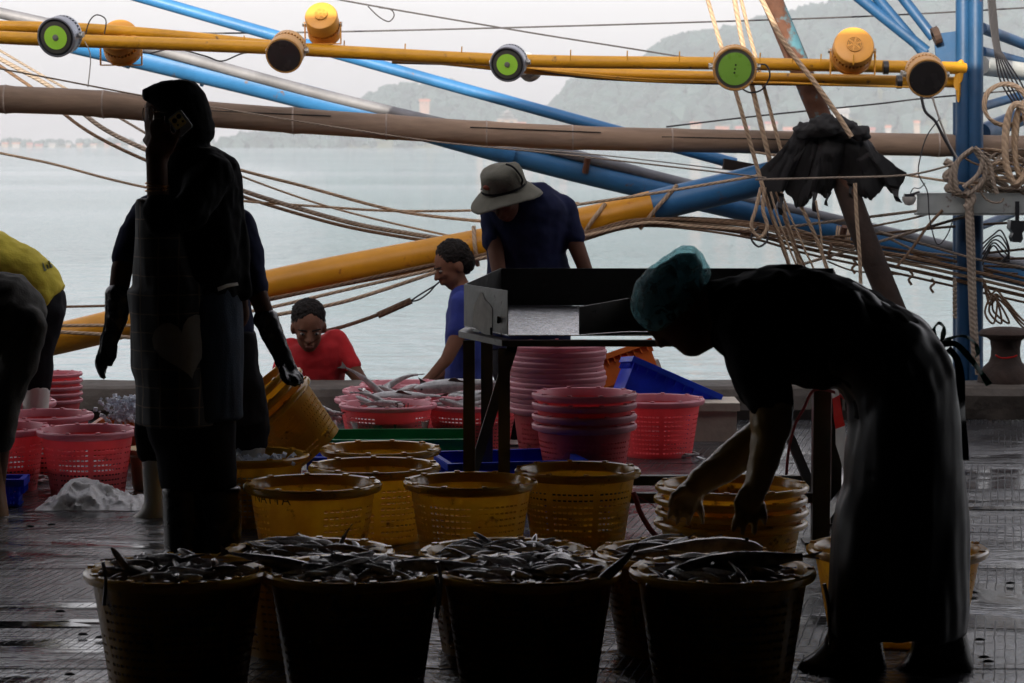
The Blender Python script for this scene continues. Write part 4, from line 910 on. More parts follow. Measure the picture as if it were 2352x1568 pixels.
def fill(x, d, sz, word, nf, big=False, protos=FISH, D=.46, h=.285, heap=True, z0=0.0, Lr=(.085, .155), group=None):
    X = (x - 1176) / FPX * d; top = h * sz + z0 - .022; r = D / 2 - .035
    if heap:
        hp = MB(); rw = D / 2 - .0265; prof = [(0.0, top + .012), (r * .5, top + .004), (r * .9, top - .012), (rw * .97, top - .03), (rw * .815, .03 + z0), (0, .03 + z0)]
        hp.lathe(prof, 28, Matrix.Translation((X, d, 0)))
        for v in hp.v: v += Vector((noise.noise(v * 18) * .008, noise.noise(v * 18 + Vector((9, 0, 0))) * .008, noise.noise(v * 16) * .014 if v.z > top - .05 else 0))
        for k in range(90 if h > .26 else 0):          # the fish nobody could count, under the top layer
            src = FISH[rnd.randrange(len(FISH))][0][1]; L = rnd.uniform(.08, .15); a = rnd.uniform(0, 6.28); q = r * .93 * math.sqrt(rnd.random())
            mm = Matrix.LocRotScale(Vector((X + q * math.cos(a), d + q * math.sin(a), top + .002 + .022 * (1 - (q / r) ** 2) * rnd.random())), Euler((rnd.choice((-1, 1)) * rnd.uniform(.8, 1.8), rnd.gauss(0, .08), rnd.uniform(0, 6.28))), Vector((L,) * 3))
            hp.add([mm @ v.co for v in src.vertices], [tuple(p_.vertices) for p_ in src.polygons])
        tag(hp.obj('fish_heap', M['fish_b'], smooth=True), 'dark mass of fish packed below the rim of the basket %s' % word, 'fish', kind='stuff')
    for k in range(nf):
        L = rnd.uniform(*Lr) * (1.6 if big and k < 6 else 1)
        a = rnd.uniform(0, 6.28); q = r * .78 * math.sqrt(rnd.random())
        if L > .2: q = min(q, r * .35)
        lay = k / nf; zz = top + .012 + .040 * lay * (1 - (q / r) ** 2)
        yaw = rnd.gauss(0, .5) + (math.pi if rnd.random() < .5 else 0); 
        if rnd.random() < .3: yaw = rnd.uniform(0, 6.28)
        m = Matrix.LocRotScale(Vector((X + q * math.cos(a), d + q * math.sin(a) * .9, zz)), Euler((rnd.choice((-1, 1)) * rnd.uniform(.9, 1.7), rnd.gauss(0, .06), yaw)), Vector((L, L, L)))
        spawn(protos[rnd.randrange(len(protos))], 'fish', 'slippery dark fish heaped in the basket %s' % word if protos is FISH else 'silvery fish lying in the basket %s' % word, 'fish', m, group or 'fish in the basket %s' % word)
for i, (x, w) in enumerate(FRONT): fill(x, 6.16, 1.0, '%s in the front row' % w, 42 if i < 3 else 30, i == 3)
for i, (x, w) in enumerate(((702, 'left'), (1162, 'middle'), (1570, 'right'))): fill(x, 6.58, .915, '%s in the second row' % w, 32 if i < 2 else 20, i == 2)
def one_fish(x, y, d, L, rx, ry, rz, label, p, group=None):
    spawn(p, 'fish', label, 'fish', Matrix.LocRotScale(at(x, y, d), Euler((R(rx), R(ry), R(rz))), Vector((L,) * 3)), group)
one_fish(290, 1294, 6.12, .12, 80, 38, 10, 'fish with its pointed tail sticking up at the left of the front row', FISH[1])
one_fish(1560, 1272, 6.50, .48, 60, 1, 178, 'longest fish, lying across the right basket of the second row', FISH[3])
one_fish(1668, 1312, 6.12, .40, 75, -2, 5, 'long thick fish lying across the rightmost front basket', FISH[0])
one_fish(1410, 1300, 6.05, .16, 70, -50, 30, 'fish with its fin raised at the right rim of the third front basket', FISH[1])
one_fish(785, 1262, 6.6, .12, 80, -50, 20, 'fish with its tail fin raised at the left basket of the second row', FISH[2])
one_fish(1015, 1300, 6.15, .27, 60, 4, 8, 'fish slumped over the gap between the second and third front baskets', FISH[4])
one_fish(640, 1294, 6.18, .26, 30, -8, 170, 'fish bridging the first and second front baskets', FISH[0])
for k, (x, y, w) in enumerate(((1005, 1350, 'long'), (1000, 1380, 'short'), (236, 1350, 'first'), (1893, 1400, 'stray'))):
    a = at(x, y - 60, 5.97 if k != 3 else 6.3); b = at(x + (14 if k == 3 else 3), y + (90 if k == 3 else 40), 5.97 if k != 3 else 6.3)
    o = MB().tube(crom([a, a.lerp(b, .4) + Vector((.006, 0, 0)), b], 5), .005, 6).obj('fish_slime_strand', M['fish'], smooth=True)
    tag(o, '%s slimy strand hanging from a basket rim' % w if k != 3 else 'dark strand leaning beside the rightmost front basket', 'strand')
for x, d, w in ((195, 9.55, 'nearest at the left'), (-12, 9.65, 'cut by the left edge'), (95, 10.1, 'wedged at the left')):
    X = (x - 1176) / FPX * d; hp = MB().lathe([(0, .135), (.10, .125), (.145, .10), (.128, .03), (0, .03)], 22, Matrix.Translation((X, d, 0)))
    for v in hp.v: v += Vector((0, 0, noise.noise(v * 16) * .02 if v.z > .08 else 0))
    tag(hp.obj('fish_heap', M['heap'], smooth=True), 'dark mass of fish in the pink basket %s' % w, 'fish', kind='stuff')
# silver fish in the pink baskets and on the kerb
for (x, d, z, w) in ((890, 10.75, .02, 'nearest behind the green crate'), (893, 11.58, .0, 'third behind the green crate'), (1085, 10.95, .0, 'nearest behind the table legs'), (1090, 11.4, .0, 'furthest behind the table legs')):
    fill(x, d, .8, w, 6, False, SFISH, D=.42, h=.25, heap=True, z0=z - .02, Lr=(.18, .3))
one_fish(865, 908, 11.3, .34, 60, -20, 160, 'pale fish with raised tail lying on the second pink basket', SFISH[2])
one_fish(925, 912, 11.2, .36, 30, 4, 10, 'white bellied fish lying across the pink baskets', SFISH[0])
one_fish(1050, 886, 11.0, .42, 30, 0, 0, 'big grey fish on top of the basket behind the table leg', SFISH[0])
one_fish(1072, 882, 11.1, .36, 10, -4, 190, 'second fish on top of the basket behind the table leg', SFISH[1])
for k in range(5): one_fish(735 + k * 7, 935 + k * 9, 10.9, .2, 40 * k, -25 + 9 * k, 180 + 20 * k, 'thin tail of a fish poking out beside the tipped baskets', SFISH[k % 3], 'fish beside the tipped baskets')
tag(MB().lathe([(0, .06), (.10, .05), (.14, .02), (.15, 0)], 14, Matrix.Translation((at(735, 1000, 10.9).x, 10.9, .0))).obj('fish_offcuts', M['fish_silver'], smooth=True), 'wet offcuts piled beside the tipped baskets', 'fish', kind='stuff')
# ice
ice = MB()
for k in range(60):
    p_ = Vector((at(566, 1062, 8.80).x + rnd.gauss(0, .08), 8.80 + rnd.gauss(0, .07), .205 + rnd.random() * .03)); ice.box(p_, (rnd.uniform(.01, .03),) * 3, Euler((rnd.random() * 6, rnd.random() * 6, 0)).to_matrix())
X6 = (566 - 1176) / FPX * 8.80
ice.lathe([(0, .205), (.17, .20), (.15, .03), (0, .03)], 20, Matrix.Translation((X6, 8.80, 0)))
tag(ice.obj('crushed_ice', M['ice']), 'crushed ice in the basket beside the white boot', 'ice', kind='stuff')
ice2 = MB()
for k in range(420):
    c = at(302, 985, 10.6); p_ = Vector((c.x + rnd.gauss(0, .05), 10.6 + rnd.gauss(0, .05), .16 + rnd.random() * .10)); ice2.box(p_, (rnd.uniform(.006, .016),) * 3, Euler((rnd.random() * 6, rnd.random() * 6, 0)).to_matrix())
tag(ice2.obj('crushed_ice', M['ice']), 'ice heaped in the orange crate left of the woman', 'ice', kind='stuff')

# rectangular crates --------------------------------------------------
def crate_proto(w, d, h, m, slots=True, nx=16, ny=4, flare=.03):
    """tray crate: four pierced walls, a folded lip with ribs, a slatted floor"""
    def panel(L, H, fx):
        mb = MB(); us = [0, .05]; 
        for i in range(nx): us += [.05 + .9 * (i + .55) / nx, .05 + .9 * (i + 1) / nx]
        us.append(1.0); vs = [0, .12]
        for j in range(ny): vs += [.12 + .62 * (j + .5) / ny, .12 + .62 * (j + 1) / ny]
        vs.append(1.0)
        for v in vs:
            for u in us: mb.v.append(fx((u - .5) * L, v * H))
        nu = len(us)
        for j in range(len(vs) - 1):
            for i in range(nu - 1):
                if slots and i % 2 == 1 and i < nu - 2 and j % 2 == 1 and j < len(vs) - 2 and (i // 2) % 4 != 3: continue
                mb.f.append((j * nu + i, j * nu + i + 1, (j + 1) * nu + i + 1, (j + 1) * nu + i))
        return mb
    def fl(z): return 1 - flare + flare * z / h
    out = []
    walls = []
    for s in (-1, 1):
        walls.append(panel(w, h, lambda a, z, s=s: Vector((a * fl(z), s * d / 2 * fl(z), z))))
        walls.append(panel(d, h, lambda a, z, s=s: Vector((s * w / 2 * fl(z), a * fl(z), z))))
    for k, mb in enumerate(walls): out.append(('side_wall', bake(mb.mesh('side_wall', m), .004, 'side_wall')))
    lip = MB(); t = .018
    for s in (-1, 1):
        lip.box((0, s * (d / 2 + t * .4), h - .003), (w + 2 * t, t, .006)); lip.box((0, s * (d / 2 + t * .9), h - .016), (w + 2 * t, .004, .022))
        lip.box((s * (w / 2 + t * .4), 0, h - .003), (t, d - .01, .006)); lip.box((s * (w / 2 + t * .9), 0, h - .016), (.004, d + 2 * t - .01, .022))
        for k in range(9):
            lip.box(((k - 4) * w / 9, s * (d / 2 + t * .45), h - .03), (.005, t * .8, .05))
        for k in range(5): lip.box((s * (w / 2 + t * .45), (k - 2) * d / 5, h - .03), (t * .8, .005, .05))
    out.append(('lip', lip.mesh('lip', m)))
    fl_ = MB(); n = 12
    for i in range(n): fl_.box((0, -d / 2 * .95 + d * .95 * (i + .5) / n, .006), (w * .96, d / n * .7, .006)); 
    for i in range(5): fl_.box(((i - 2) * w / 5, 0, .004), (.02, d * .93, .005))
    out.append(('crate_floor', fl_.mesh('crate_floor', m)))
    return out
def crate(w, d, h, m, loc, label, rz=0, rx=0, ry=0, slots=True, nm='plastic_crate', **k):
    return spawn(crate_proto(w, d, h, M[m], slots, **k), nm, label, 'crate', mtx(loc, rz, rx, ry))
g = at_z(918, 1078); crate(.56, .36, .14, 'green_crate', (g.x, g.y + .05, 0), 'long green crate behind the yellow baskets', .04)
g = at_z(868, 1100); crate(.42, .30, .13, 'blue_crate', (g.x - .02, 9.75, 0), 'blue tray tucked between the green crate and the yellow baskets', -.12, slots=False)
g = at_z(1165, 1100); crate(.50, .36, .15, 'blue_crate', (g.x + .0, 9.50, 0), 'blue crate standing behind the table legs', .22)
crate(.41, .32, .20, 'blue_crate', (at(1505, 900, 11.45).x, 11.5, .085), 'blue crate leaning on its side against the stacked baskets', .08, R(-6), R(24), slots=False, nm='leaning_crate')
crate(.30, .26, .15, 'orange_crate', (at(1440, 835, 11.85).x, 11.95, .18), 'orange crate propped on the kerb behind the blue crate', .2, R(-20), R(-18), slots=False)
crate(.36, .3, .16, 'orange_crate', (at(298, 1035, 10.6).x + .05, 10.6, 0), 'orange crate of ice half hidden behind the woman', 0, slots=False)
c5 = at_z(20, 1160); crate(.14, .12, .105, 'blue_crate', (c5.x - .02, c5.y, 0), 'small blue tub on the floor at the left picture edge', .05, slots=True, nx=10, ny=3, flare=.16, nm='small_tub')
fb = thing('foam_box', 'stained white foam box on the floor before the kerb', 'box', (at(1640, 1030, 11.3).x, 11.3, 0))
bx = at(1640, 1000, 11.3).x
MB().box((bx, 11.35, .075), (.19, .26, .15)).obj('box_body', M['foam'], fb); MB().box((bx, 11.35, .155), (.215, .285, .036)).obj('box_lid', M['foam'], fb)
fb = thing('foam_box', 'small white foam box under the orange crate on the kerb', 'box', (at(1490, 850, 12.2).x, 12.2, .16))
MB().box(at(1482, 842, 12.2), (.09, .2, .06), Euler((0, R(-22), .3)).to_matrix()).obj('box_body', M['foam'], fb)
pt = at_z(322, 1128); po = thing('steel_pot', 'steel pot with wide rim partly hidden by the white boot', 'pot', pt)
MB().lathe([(0, .003), (.052, .003), (.058, .02), (.064, .13), (.085, .142), (.090, .160), (.084, .162), (.060, .145), (.05, .03), (0, .02)], 24, Matrix.Translation(pt + Vector((.02, .05, 0)))).obj('pot_body', mat('brass_pot', (.30, .22, .12), .4, metal=.7, var=.3), po, True)
ball = at_z(22, 1110); tag(MB().lathe([(0, .085), (.03, .08), (.052, .055), (.05, .03), (.03, .008), (0, 0)], 16, Matrix.Translation(ball)).obj('squid', mat('squid_skin', (.55, .28, .24), .3, var=.3), smooth=True), 'pale pink squid lying behind the small blue tub', 'squid')
for k in range(14):
    g = at_z(60 + rnd.random() * 90, 1085 + rnd.random() * 28); L = rnd.uniform(.07, .13)
    spawn(SFISH[k % 3] if k % 2 else FISH[k % 5], 'fish', 'small discarded fish on the floor before the left pink baskets', 'fish', Matrix.LocRotScale(g + Vector((0, 0, .012)), Euler((rnd.uniform(-1, 1), 0, rnd.uniform(0, 6))), Vector((L,) * 3)), 'discarded fish on the floor')
for k, (x, y) in enumerate(((1575, 1052), (1610, 1056), (1590, 1046), (1560, 1050))):
    g = at_z(x, y); spawn(SFISH[k % 3], 'fish', 'small fish scraps on the floor beside the single pink basket', 'fish', Matrix.LocRotScale(g + Vector((0, 0, .01)), Euler((.8, 0, k * 1.3)), Vector((.12,) * 3)), 'scraps beside the single pink basket')
for k, (x, y) in enumerate(((190, 1458), (230, 1465), (138, 1405), (1135, 1470), (2235, 1362), (2320, 1340), (160, 1550), (2270, 1520), (70, 1210), (118, 1206), (2250, 1470), (2260, 1510))):
    g = at_z(x, y, .006); o = MB(); o.lathe([(0, .007), (.008, .005), (.012, 0)], 7, Matrix.Translation(g) @ Matrix.Diagonal((1.3, .7, 1, 1)))
    tag(o.obj('grit_lump', M['dark']), 'small dark scrap of grit on the wet floor', 'scrap', 'dark scraps on the floor')

# crumpled white sheet
def sheet():
    n, mrows = 84, 44; vs, fs = [], []
    a = at_z(82, 1172); b = at_z(345, 1170)
    for i in range(n + 1):
        u = i / n; hgt = interp([(0, .004), (.10, .03), (.22, .085), (.34, .10), (.5, .088), (.66, .05), (.76, .034), (.9, .028), (1, .008)], u)
        for j in range(mrows + 1):
            v = j / mrows; y = a.y - .02 + .34 * v
            zz = hgt * math.sin(math.pi * min(1, v * 1.02)) ** .7
            p_ = Vector((a.x + (b.x - a.x) * u, y, zz))
            w = (.5 - abs(noise.noise(p_ * 13))) * .030 + (.5 - abs(noise.noise(p_ * 31))) * .014 + noise.noise(p_ * 70) * .005 - .016
            vs.append(p_ + Vector((noise.noise(p_ * 14) * .015, noise.noise(p_ * 14 + Vector((5, 5, 5))) * .02, max(-zz + .003, w if 0 < v < 1 else 0))))
    for i in range(n):
        for j in range(mrows): fs.append((i * (mrows + 1) + j, (i + 1) * (mrows + 1) + j, (i + 1) * (mrows + 1) + j + 1, i * (mrows + 1) + j + 1))
    return MB().add(vs, fs)
tag(sheet().obj('plastic_sheet', M['plastic_bag'], smooth=True), 'crumpled white plastic sheet lying on the floor at the left', 'sheet')

# steel sorting table -------------------------------------------------
tbl = thing('sorting_table', 'stainless steel fish sorting table with walled tray on square legs', 'table', at_z(1500, 1250))
ZT, ZF = .845, .70
BL, LF, FO, BR_, RF, FO2 = Vector((-.044, 9.8, 0)), Vector((-.163, 8.70, 0)), Vector((-.012, 8.30, 0)), Vector((1.249, 9.8, 0)), Vector((1.14, 8.75, 0)), Vector((1.04, 8.30, 0))
def sheet_wall(a, b, z0, z1, name, m='steel', z1b=None, t=.003):
    a, b = Vector(a), Vector(b); nrm = (b - a).cross(Vector((0, 0, 1))).normalized() * t; z1b = z1 if z1b is None else z1b
    MB().ext([a + Vector((0, 0, z0)), b + Vector((0, 0, z0)), b + Vector((0, 0, z1b)), a + Vector((0, 0, z1))], nrm).obj(name, M[m], tbl)
sheet_wall(BL, BR_, ZF, ZT, 'back_wall_sheet'); sheet_wall(LF, BL, ZF, ZT, 'left_wall_sheet'); sheet_wall(LF, FO, ZF, ZT, 'corner_wall_sheet', 'steel_worn'); sheet_wall(BR_, RF, ZF, ZT, 'right_wall_sheet'); sheet_wall(RF, FO2, ZF, ZT, 'right_corner_sheet')
DV = Vector(((1330 - 1176) / FPX * 8.31, 8.31, 0)); DV2 = Vector(((1442 - 1176) / FPX * 8.45, 8.45, 0))
zs1 = CAM_H - (704 - HORIZON) / FPX * 8.31; zs2 = CAM_H - (684 - HORIZON) / FPX * 8.45
sheet_wall(DV, DV2, ZF, zs1, 'divider_sheet', 'steel_worn', zs2); sheet_wall(DV2, Vector((.98, 8.45, 0)), ZF, zs2, 'divider_sheet', 'steel')
def tray_mat():
    m, nd, lk, p, out = nodes('wet_tray_steel'); tc = N(nd, 'ShaderNodeTexCoord')
    n = N(nd, 'ShaderNodeTexNoise', Scale=30.0, Detail=6.0, Distortion=2.5); mp = N(nd, 'ShaderNodeMapping'); mp.inputs['Scale'].default_value = (1.4, .7, 1)
    lk.new(tc.outputs['Object'], mp.inputs[0]); lk.new(mp.outputs[0], n.inputs['Vector'])
    b = N(nd, 'ShaderNodeBump', Strength=.8, Distance=.006); lk.new(n.outputs[0], b.inputs['Height']); lk.new(b.outputs[0], p.inputs['Normal'])
    r_ = ramp(nd, [(.42, (.30, .31, .33)), (.55, (.62, .63, .65))]); lk.new(n.outputs[0], r_.inputs[0]); lk.new(r_.outputs[0], p.inputs['Base Color'])
    p.inputs['Metallic'].default_value = 1.0; p.inputs['Roughness'].default_value = .22; return m
M['tray'] = tray_mat()
MB().ext([v + Vector((0, 0, ZF - .004)) for v in (BL, LF, FO, FO2, RF, BR_)], (0, 0, .003)).obj('tray_floor', M['tray'], tbl)
fr = MB()
for a, b in ((LF, FO), (FO, FO2), (FO2, RF), (RF, BR_), (BR_, BL), (BL, LF)):
    off = Vector((0, 0, ZF - .028)); d_ = (b - a).normalized() * .0
    MB().bar(a + off, b + off, .046, .020).obj('frame_rail', M['steel_worn'] if (a, b) == (LF, FO) else M['frame_steel'], tbl)
def leg(x, d, w=27, zt=ZF - .05, foot=True):
    X = (x - 1176) / FPX * d; q = px(w, d)
    MB().box((X, d, zt / 2), (q, q, zt)).obj('leg', M['frame_steel'], tbl)
    if foot: MB().box((X, d, .004), (q * 2, q * 2, .007)).obj('foot_plate', M['steel'], tbl)
leg(1077, 8.70); leg(1118, 9.55); leg(1158, 8.36); leg(1890, 8.36, 40); leg(1925, 8.75, 24); leg(1905, 9.6, 24)
br = [((1176, 798, 8.33), (1088, 1080, 8.9), 24), ((1806, 985, 8.9), (1893, 1190, 8.38), 22), ((1944, 1120, 8.8), (1893, 1190, 8.38), 16)]
for a, b, w in br: MB().bar(at(*a), at(*b), px(w, 8.5), px(w, 8.5), Vector((0, 1, 0))).obj('leg_brace', M['frame_steel'], tbl)
for d_, z_ in ((8.36, .15), (8.80, .15)):
    MB().box((.5, d_, z_), (1.06, .034, .034)).obj('lower_rail', M['frame_steel'], tbl)
MB().bar((.10, 8.36, .172), (.42, 8.80, .172), .03, .006).obj('flat_bar', M['steel'], tbl)
M['smear'] = mat('dried_salt_smear', (.46, .46, .42), .7, var=.25, scale=20, spots=(40, .66, (.08, .08, .07)))
nrm_ = (FO - LF).cross(Vector((0, 0, 1))).normalized()
sm_pts = []
for x, y in ((1088, 700), (1096, 690), (1103, 672), (1107, 670), (1113, 688), (1124, 698), (1130, 708), (1130, 768), (1118, 770), (1100, 760), (1086, 750)):
    r = ray(x, y); t_ = (LF - CAMP).dot(nrm_) / r.dot(nrm_); sm_pts.append(CAMP + r * t_ - r.normalized() * .014)
MB().ext(sm_pts, (0, .0008, 0)).obj('dried_smear', M['smear'], tbl)
for x, y in ((1158, 706), (1144, 734), (1128, 760), (1152, 765)): MB().box(at(x, y, 8.37), (.007, .02, .022)).obj('weld_mark', M['dark'], tbl)
# barrier tape and pink strings tied to the right legs
tp = thing('barrier_tape', 'red and white striped barrier tape hanging from the table leg', 'tape', at(1920, 880, 8.3))
TP = [(1912, 876, 12, 0), (1920, 915, 16, 1), (1925, 960, 20, 1), (1930, 985, 22, 0), (1931, 1020, 24, 0), (1938, 1048, 20, 0), (1944, 1080, 14, 1), (1944, 1100, 8, 1)]
for (x0_, y0_, w0_, k0), (x1_, y1_, w1_, k1) in zip(TP[:-1], TP[1:]):
    MB().add([at(x0_ - w0_ / 2, y0_, 8.22), at(x0_ + w0_ / 2, y0_ - 8, 8.17), at(x1_ + w1_ / 2, y1_ - 8, 8.17), at(x1_ - w1_ / 2, y1_, 8.22)], [(0, 1, 2, 3)]).obj('tape_stripe', M['tape_r'] if k0 else M['tape_w'], tp)
rope('pink_string', [(1940, 915), (1915, 900), (1870, 896), (1845, 940), (1826, 975), (1812, 1030), (1806, 1090)], 7, 'pink string looped from the table leg towards the yellow stack', 'string', 8.2)
rope('pink_string', [(1455, 1130), (1462, 1150), (1470, 1175), (1490, 1210), (1512, 1236)], 13, 'pink cord bundle hanging right of the centre basket', 'string', 8.15)
rope('pink_string', [(1465, 1140), (1505, 1165), (1515, 1195), (1532, 1215)], 3, 'fine pink thread beside the cord bundle', 'string', 8.15)
# ================================================================== PEOPLE
def cap(p0, r0, p1, r1, n=14, k=5):
    p0, p1 = Vector(p0), Vector(p1); z = p1 - p0; L = max(z.length, 1e-5); z.normalize(); x = z.orthogonal().normalized(); y = z.cross(x)
    rings = []
    for i in range(k): a = -math.pi / 2 + (math.pi / 2) * (i + .35) / k; rings.append((p0 + z * r0 * math.sin(a), r0 * math.cos(a)))
    for i in range(k): a = (math.pi / 2) * (i + .0) / k; rings.append((p1 + z * r1 * math.sin(a), r1 * math.cos(a)))
    vs = []; fs = []
    for c, r in rings:
        for i in range(n): t = 2 * math.pi * i / n; vs.append(c + (x * math.cos(t) + y * math.sin(t)) * r)
    for j in range(len(rings) - 1):
        for i in range(n): fs.append((j * n + i, j * n + (i + 1) % n, (j + 1) * n + (i + 1) % n, (j + 1) * n + i))
    fs.append(tuple(reversed(range(n)))); fs.append(tuple((len(rings) - 1) * n + i for i in range(n)))
    return vs, fs
def ell(c, r, rot=None, n=16, k=10):
    c = Vector(c); m = rot or Matrix.Identity(3); vs, fs = [], []
    for j in range(k):
        a = -math.pi / 2 + math.pi * (j + .5) / k
        for i in range(n):
            t = 2 * math.pi * i / n; vs.append(c + m @ Vector((r[0] * math.cos(a) * math.cos(t), r[1] * math.cos(a) * math.sin(t), r[2] * math.sin(a))))
    for j in range(k - 1):
        for i in range(n): fs.append((j * n + i, j * n + (i + 1) % n, (j + 1) * n + (i + 1) % n, (j + 1) * n + i))
    fs.append(tuple(reversed(range(n)))); fs.append(tuple((k - 1) * n + i for i in range(n)))
    return vs, fs
def sect(D, rows, n=24, sq=1.0):
    """body volume from cross-sections: (xl, yl, xr, yr, depth radius m, depth offset m)"""
    vs, fs = [], []
    for row in rows:
        xl, yl, xr, yr, rd = row[:5]; dd = row[5] if len(row) > 5 else 0
        L, R_ = at(xl, yl, D + dd), at(xr, yr, D + dd); c = (L + R_) / 2; h = (R_ - L) / 2
        for i in range(n):
            t = 2 * math.pi * i / n; ct, st = math.cos(t), math.sin(t)
            ct = math.copysign(abs(ct) ** sq, ct); st = math.copysign(abs(st) ** sq, st)
            vs.append(c + h * ct + Vector((0, rd * st, 0)))
    for j in range(len(rows) - 1):
        for i in range(n): fs.append((j * n + i, j * n + (i + 1) % n, (j + 1) * n + (i + 1) % n, (j + 1) * n + i))
    fs.append(tuple(reversed(range(n)))); fs.append(tuple((len(rows) - 1) * n + i for i in range(n)))
    return vs, fs
def hs(D, rows, rd, sq=1.0, k=1.0):     # horizontal sections: (y, xl, xr[, rd, dd]); k < 1 thins a clothed volume
    if k != 1.0: rows = [(r[0], (r[1] + r[2]) / 2 - (r[2] - r[1]) / 2 * k, (r[1] + r[2]) / 2 + (r[2] - r[1]) / 2 * k, (r[3] if len(r) > 3 else rd) * k, r[4] if len(r) > 4 else 0) for r in rows]
    return sect(D, [(r[1], r[0], r[2], r[0], r[3] if len(r) > 3 else rd, r[4] if len(r) > 4 else 0) for r in rows], sq=sq)
def chain(D, pts, k=1.0):               # (x, y, depth offset, radius px)
    pts = [(p[0], p[1], p[2], p[3] * k) for p in pts]
    out = []
    for a, b in zip(pts[:-1], pts[1:]):
        out.append(cap(at(a[0], a[1], D + a[2]), px(a[3], D), at(b[0], b[1], D + b[2]), px(b[3], D)))
    return out
def blob(name, prims, m, parent, vox=.011, sm=4, disp=None):
    mb = MB()
    for vs, fs in prims: mb.add(vs, fs)
    bm = bmesh.new(); me = mb.mesh('tmp'); bm.from_mesh(me); bmesh.ops.recalc_face_normals(bm, faces=bm.faces); bm.to_mesh(me); bm.free()
    o = bpy.data.objects.new('tmp', me); col.objects.link(o)
    md = o.modifiers.new('r', 'REMESH'); md.mode = 'VOXEL'; md.voxel_size = vox; md.use_smooth_shade = True
    if sm: ms = o.modifiers.new('s', 'SMOOTH'); ms.factor = .5; ms.iterations = sm
    dg = bpy.context.evaluated_depsgraph_get(); m2 = bpy.data.meshes.new_from_object(o.evaluated_get(dg)); m2.name = name
    bpy.data.objects.remove(o); bpy.data.meshes.remove(me)
    if disp:
        amp, scl = disp[0], Vector(disp[1]) if hasattr(disp[1], '__len__') else Vector((disp[1],) * 3)
        nn = [v.normal.copy() for v in m2.vertices]
        for v, q in zip(m2.vertices, nn):
            p = Vector((v.co.x * scl.x, v.co.y * scl.y, v.co.z * scl.z)); v.co += q * amp * (noise.noise(p) + .5 * noise.noise(p * 2.3))
    m2.materials.clear(); m2.materials.append(M[m] if isinstance(m, str) else m)
    m2.polygons.foreach_set('use_smooth', [True] * len(m2.polygons))
    return link(name, m2, parent)
def project(name, src, polys, m, parent, off=.003, d0=5.0, thick=None):
    """flat cloth or print pieces laid on a body surface; polys are lists of image points, tessellated"""
    me = src.data; bv = BVHTree.FromPolygons([v.co for v in me.vertices], [p.vertices for p in me.polygons])
    mb = MB()
    for poly in polys:
        c = Vector((sum(p[0] for p in poly) / len(poly), sum(p[1] for p in poly) / len(poly))); idx = []
        rings = 6
        for k in range(rings + 1):
            row = []
            for p in poly:
                q = c + (Vector(p) - c) * (k / rings if k else .001); r = ray(q.x, q.y); hit = bv.ray_cast(CAMP, r.normalized())
                h = hit[0] if hit[0] else at(q.x, q.y, d0)
                row.append(len(mb.v)); mb.v.append(h - r.normalized() * off)
            idx.append(row)
        n = len(poly)
        for k in range(rings):
            for i in range(n): mb.f.append((idx[k][i], idx[k][(i + 1) % n], idx[k + 1][(i + 1) % n], idx[k + 1][i]))
    return mb.obj(name, M[m], parent, True)
def head(parent, c, face, up, h, skin='skin', hair_disp=.006, gaze=0, hairline=.0):
    """skin prims of a head (returned), plus eyes, brows and hair objects"""
    f = Vector(face).normalized(); u = Vector(up); u = (u - f * u.dot(f)).normalized(); r = f.cross(u)
    m = Matrix((r, f, u)).transposed(); k = h / .235; c = Vector(c)
    T = lambda x, y, z: c + m @ (Vector((x, y, z)) * k)
    E = lambda p, q: ell(T(*p), tuple(v * k for v in q), m)
    pr = [E((0, -.005, .030), (.074, .092, .086)), E((0, .022, -.035), (.060, .064, .072)), E((0, .040, -.080), (.036, .034, .028)), E((0, .055, .0), (.055, .038, .05)),
          cap(T(0, .088, .018), .008 * k, T(0, .108, -.018), .013 * k), E((.013, .094, -.022), (.010, .012, .008)), E((-.013, .094, -.022), (.010, .012, .008)),
          E((.034, .066, -.012), (.022, .02, .018)), E((-.034, .066, -.012), (.022, .02, .018)), E((0, .088, -.048), (.024, .012, .007)), E((0, .086, -.058), (.022, .012, .008)),
          cap(T(-.035, .074, .034), .008 * k, T(.035, .074, .034), .008 * k), E((.076, -.008, -.006), (.012, .022, .033)), E((-.076, -.008, -.006), (.012, .022, .033))]
    for s in (-1, 1):
        ey = MB(); ey.add(*ell(T(s * .032, .080, .010), tuple(v * k for v in (.014, .010, .007)), m)); ey.obj('eye', M['eye'], parent, True)
        ep = MB(); ep.add(*ell(T(s * .032, .087, .010), tuple(v * k for v in (.007, .005, .007)), m)); ep.obj('pupil', M['pupil'], parent, True)
        eb = MB(); eb.add(*cap(T(s * .016, .089, .029), .0045 * k, T(s * .052, .076, .030), .003 * k)); eb.obj('eyebrow', M['hair'], parent, True)
    return pr, T, E
def hair(parent, E, extra=()):
    blob('hair', [E((0, -.022, .052), (.082, .090, .078)), E((0, -.045, .015), (.080, .066, .075))] + list(extra), 'hair', parent, .006, 2, (.010, 38))

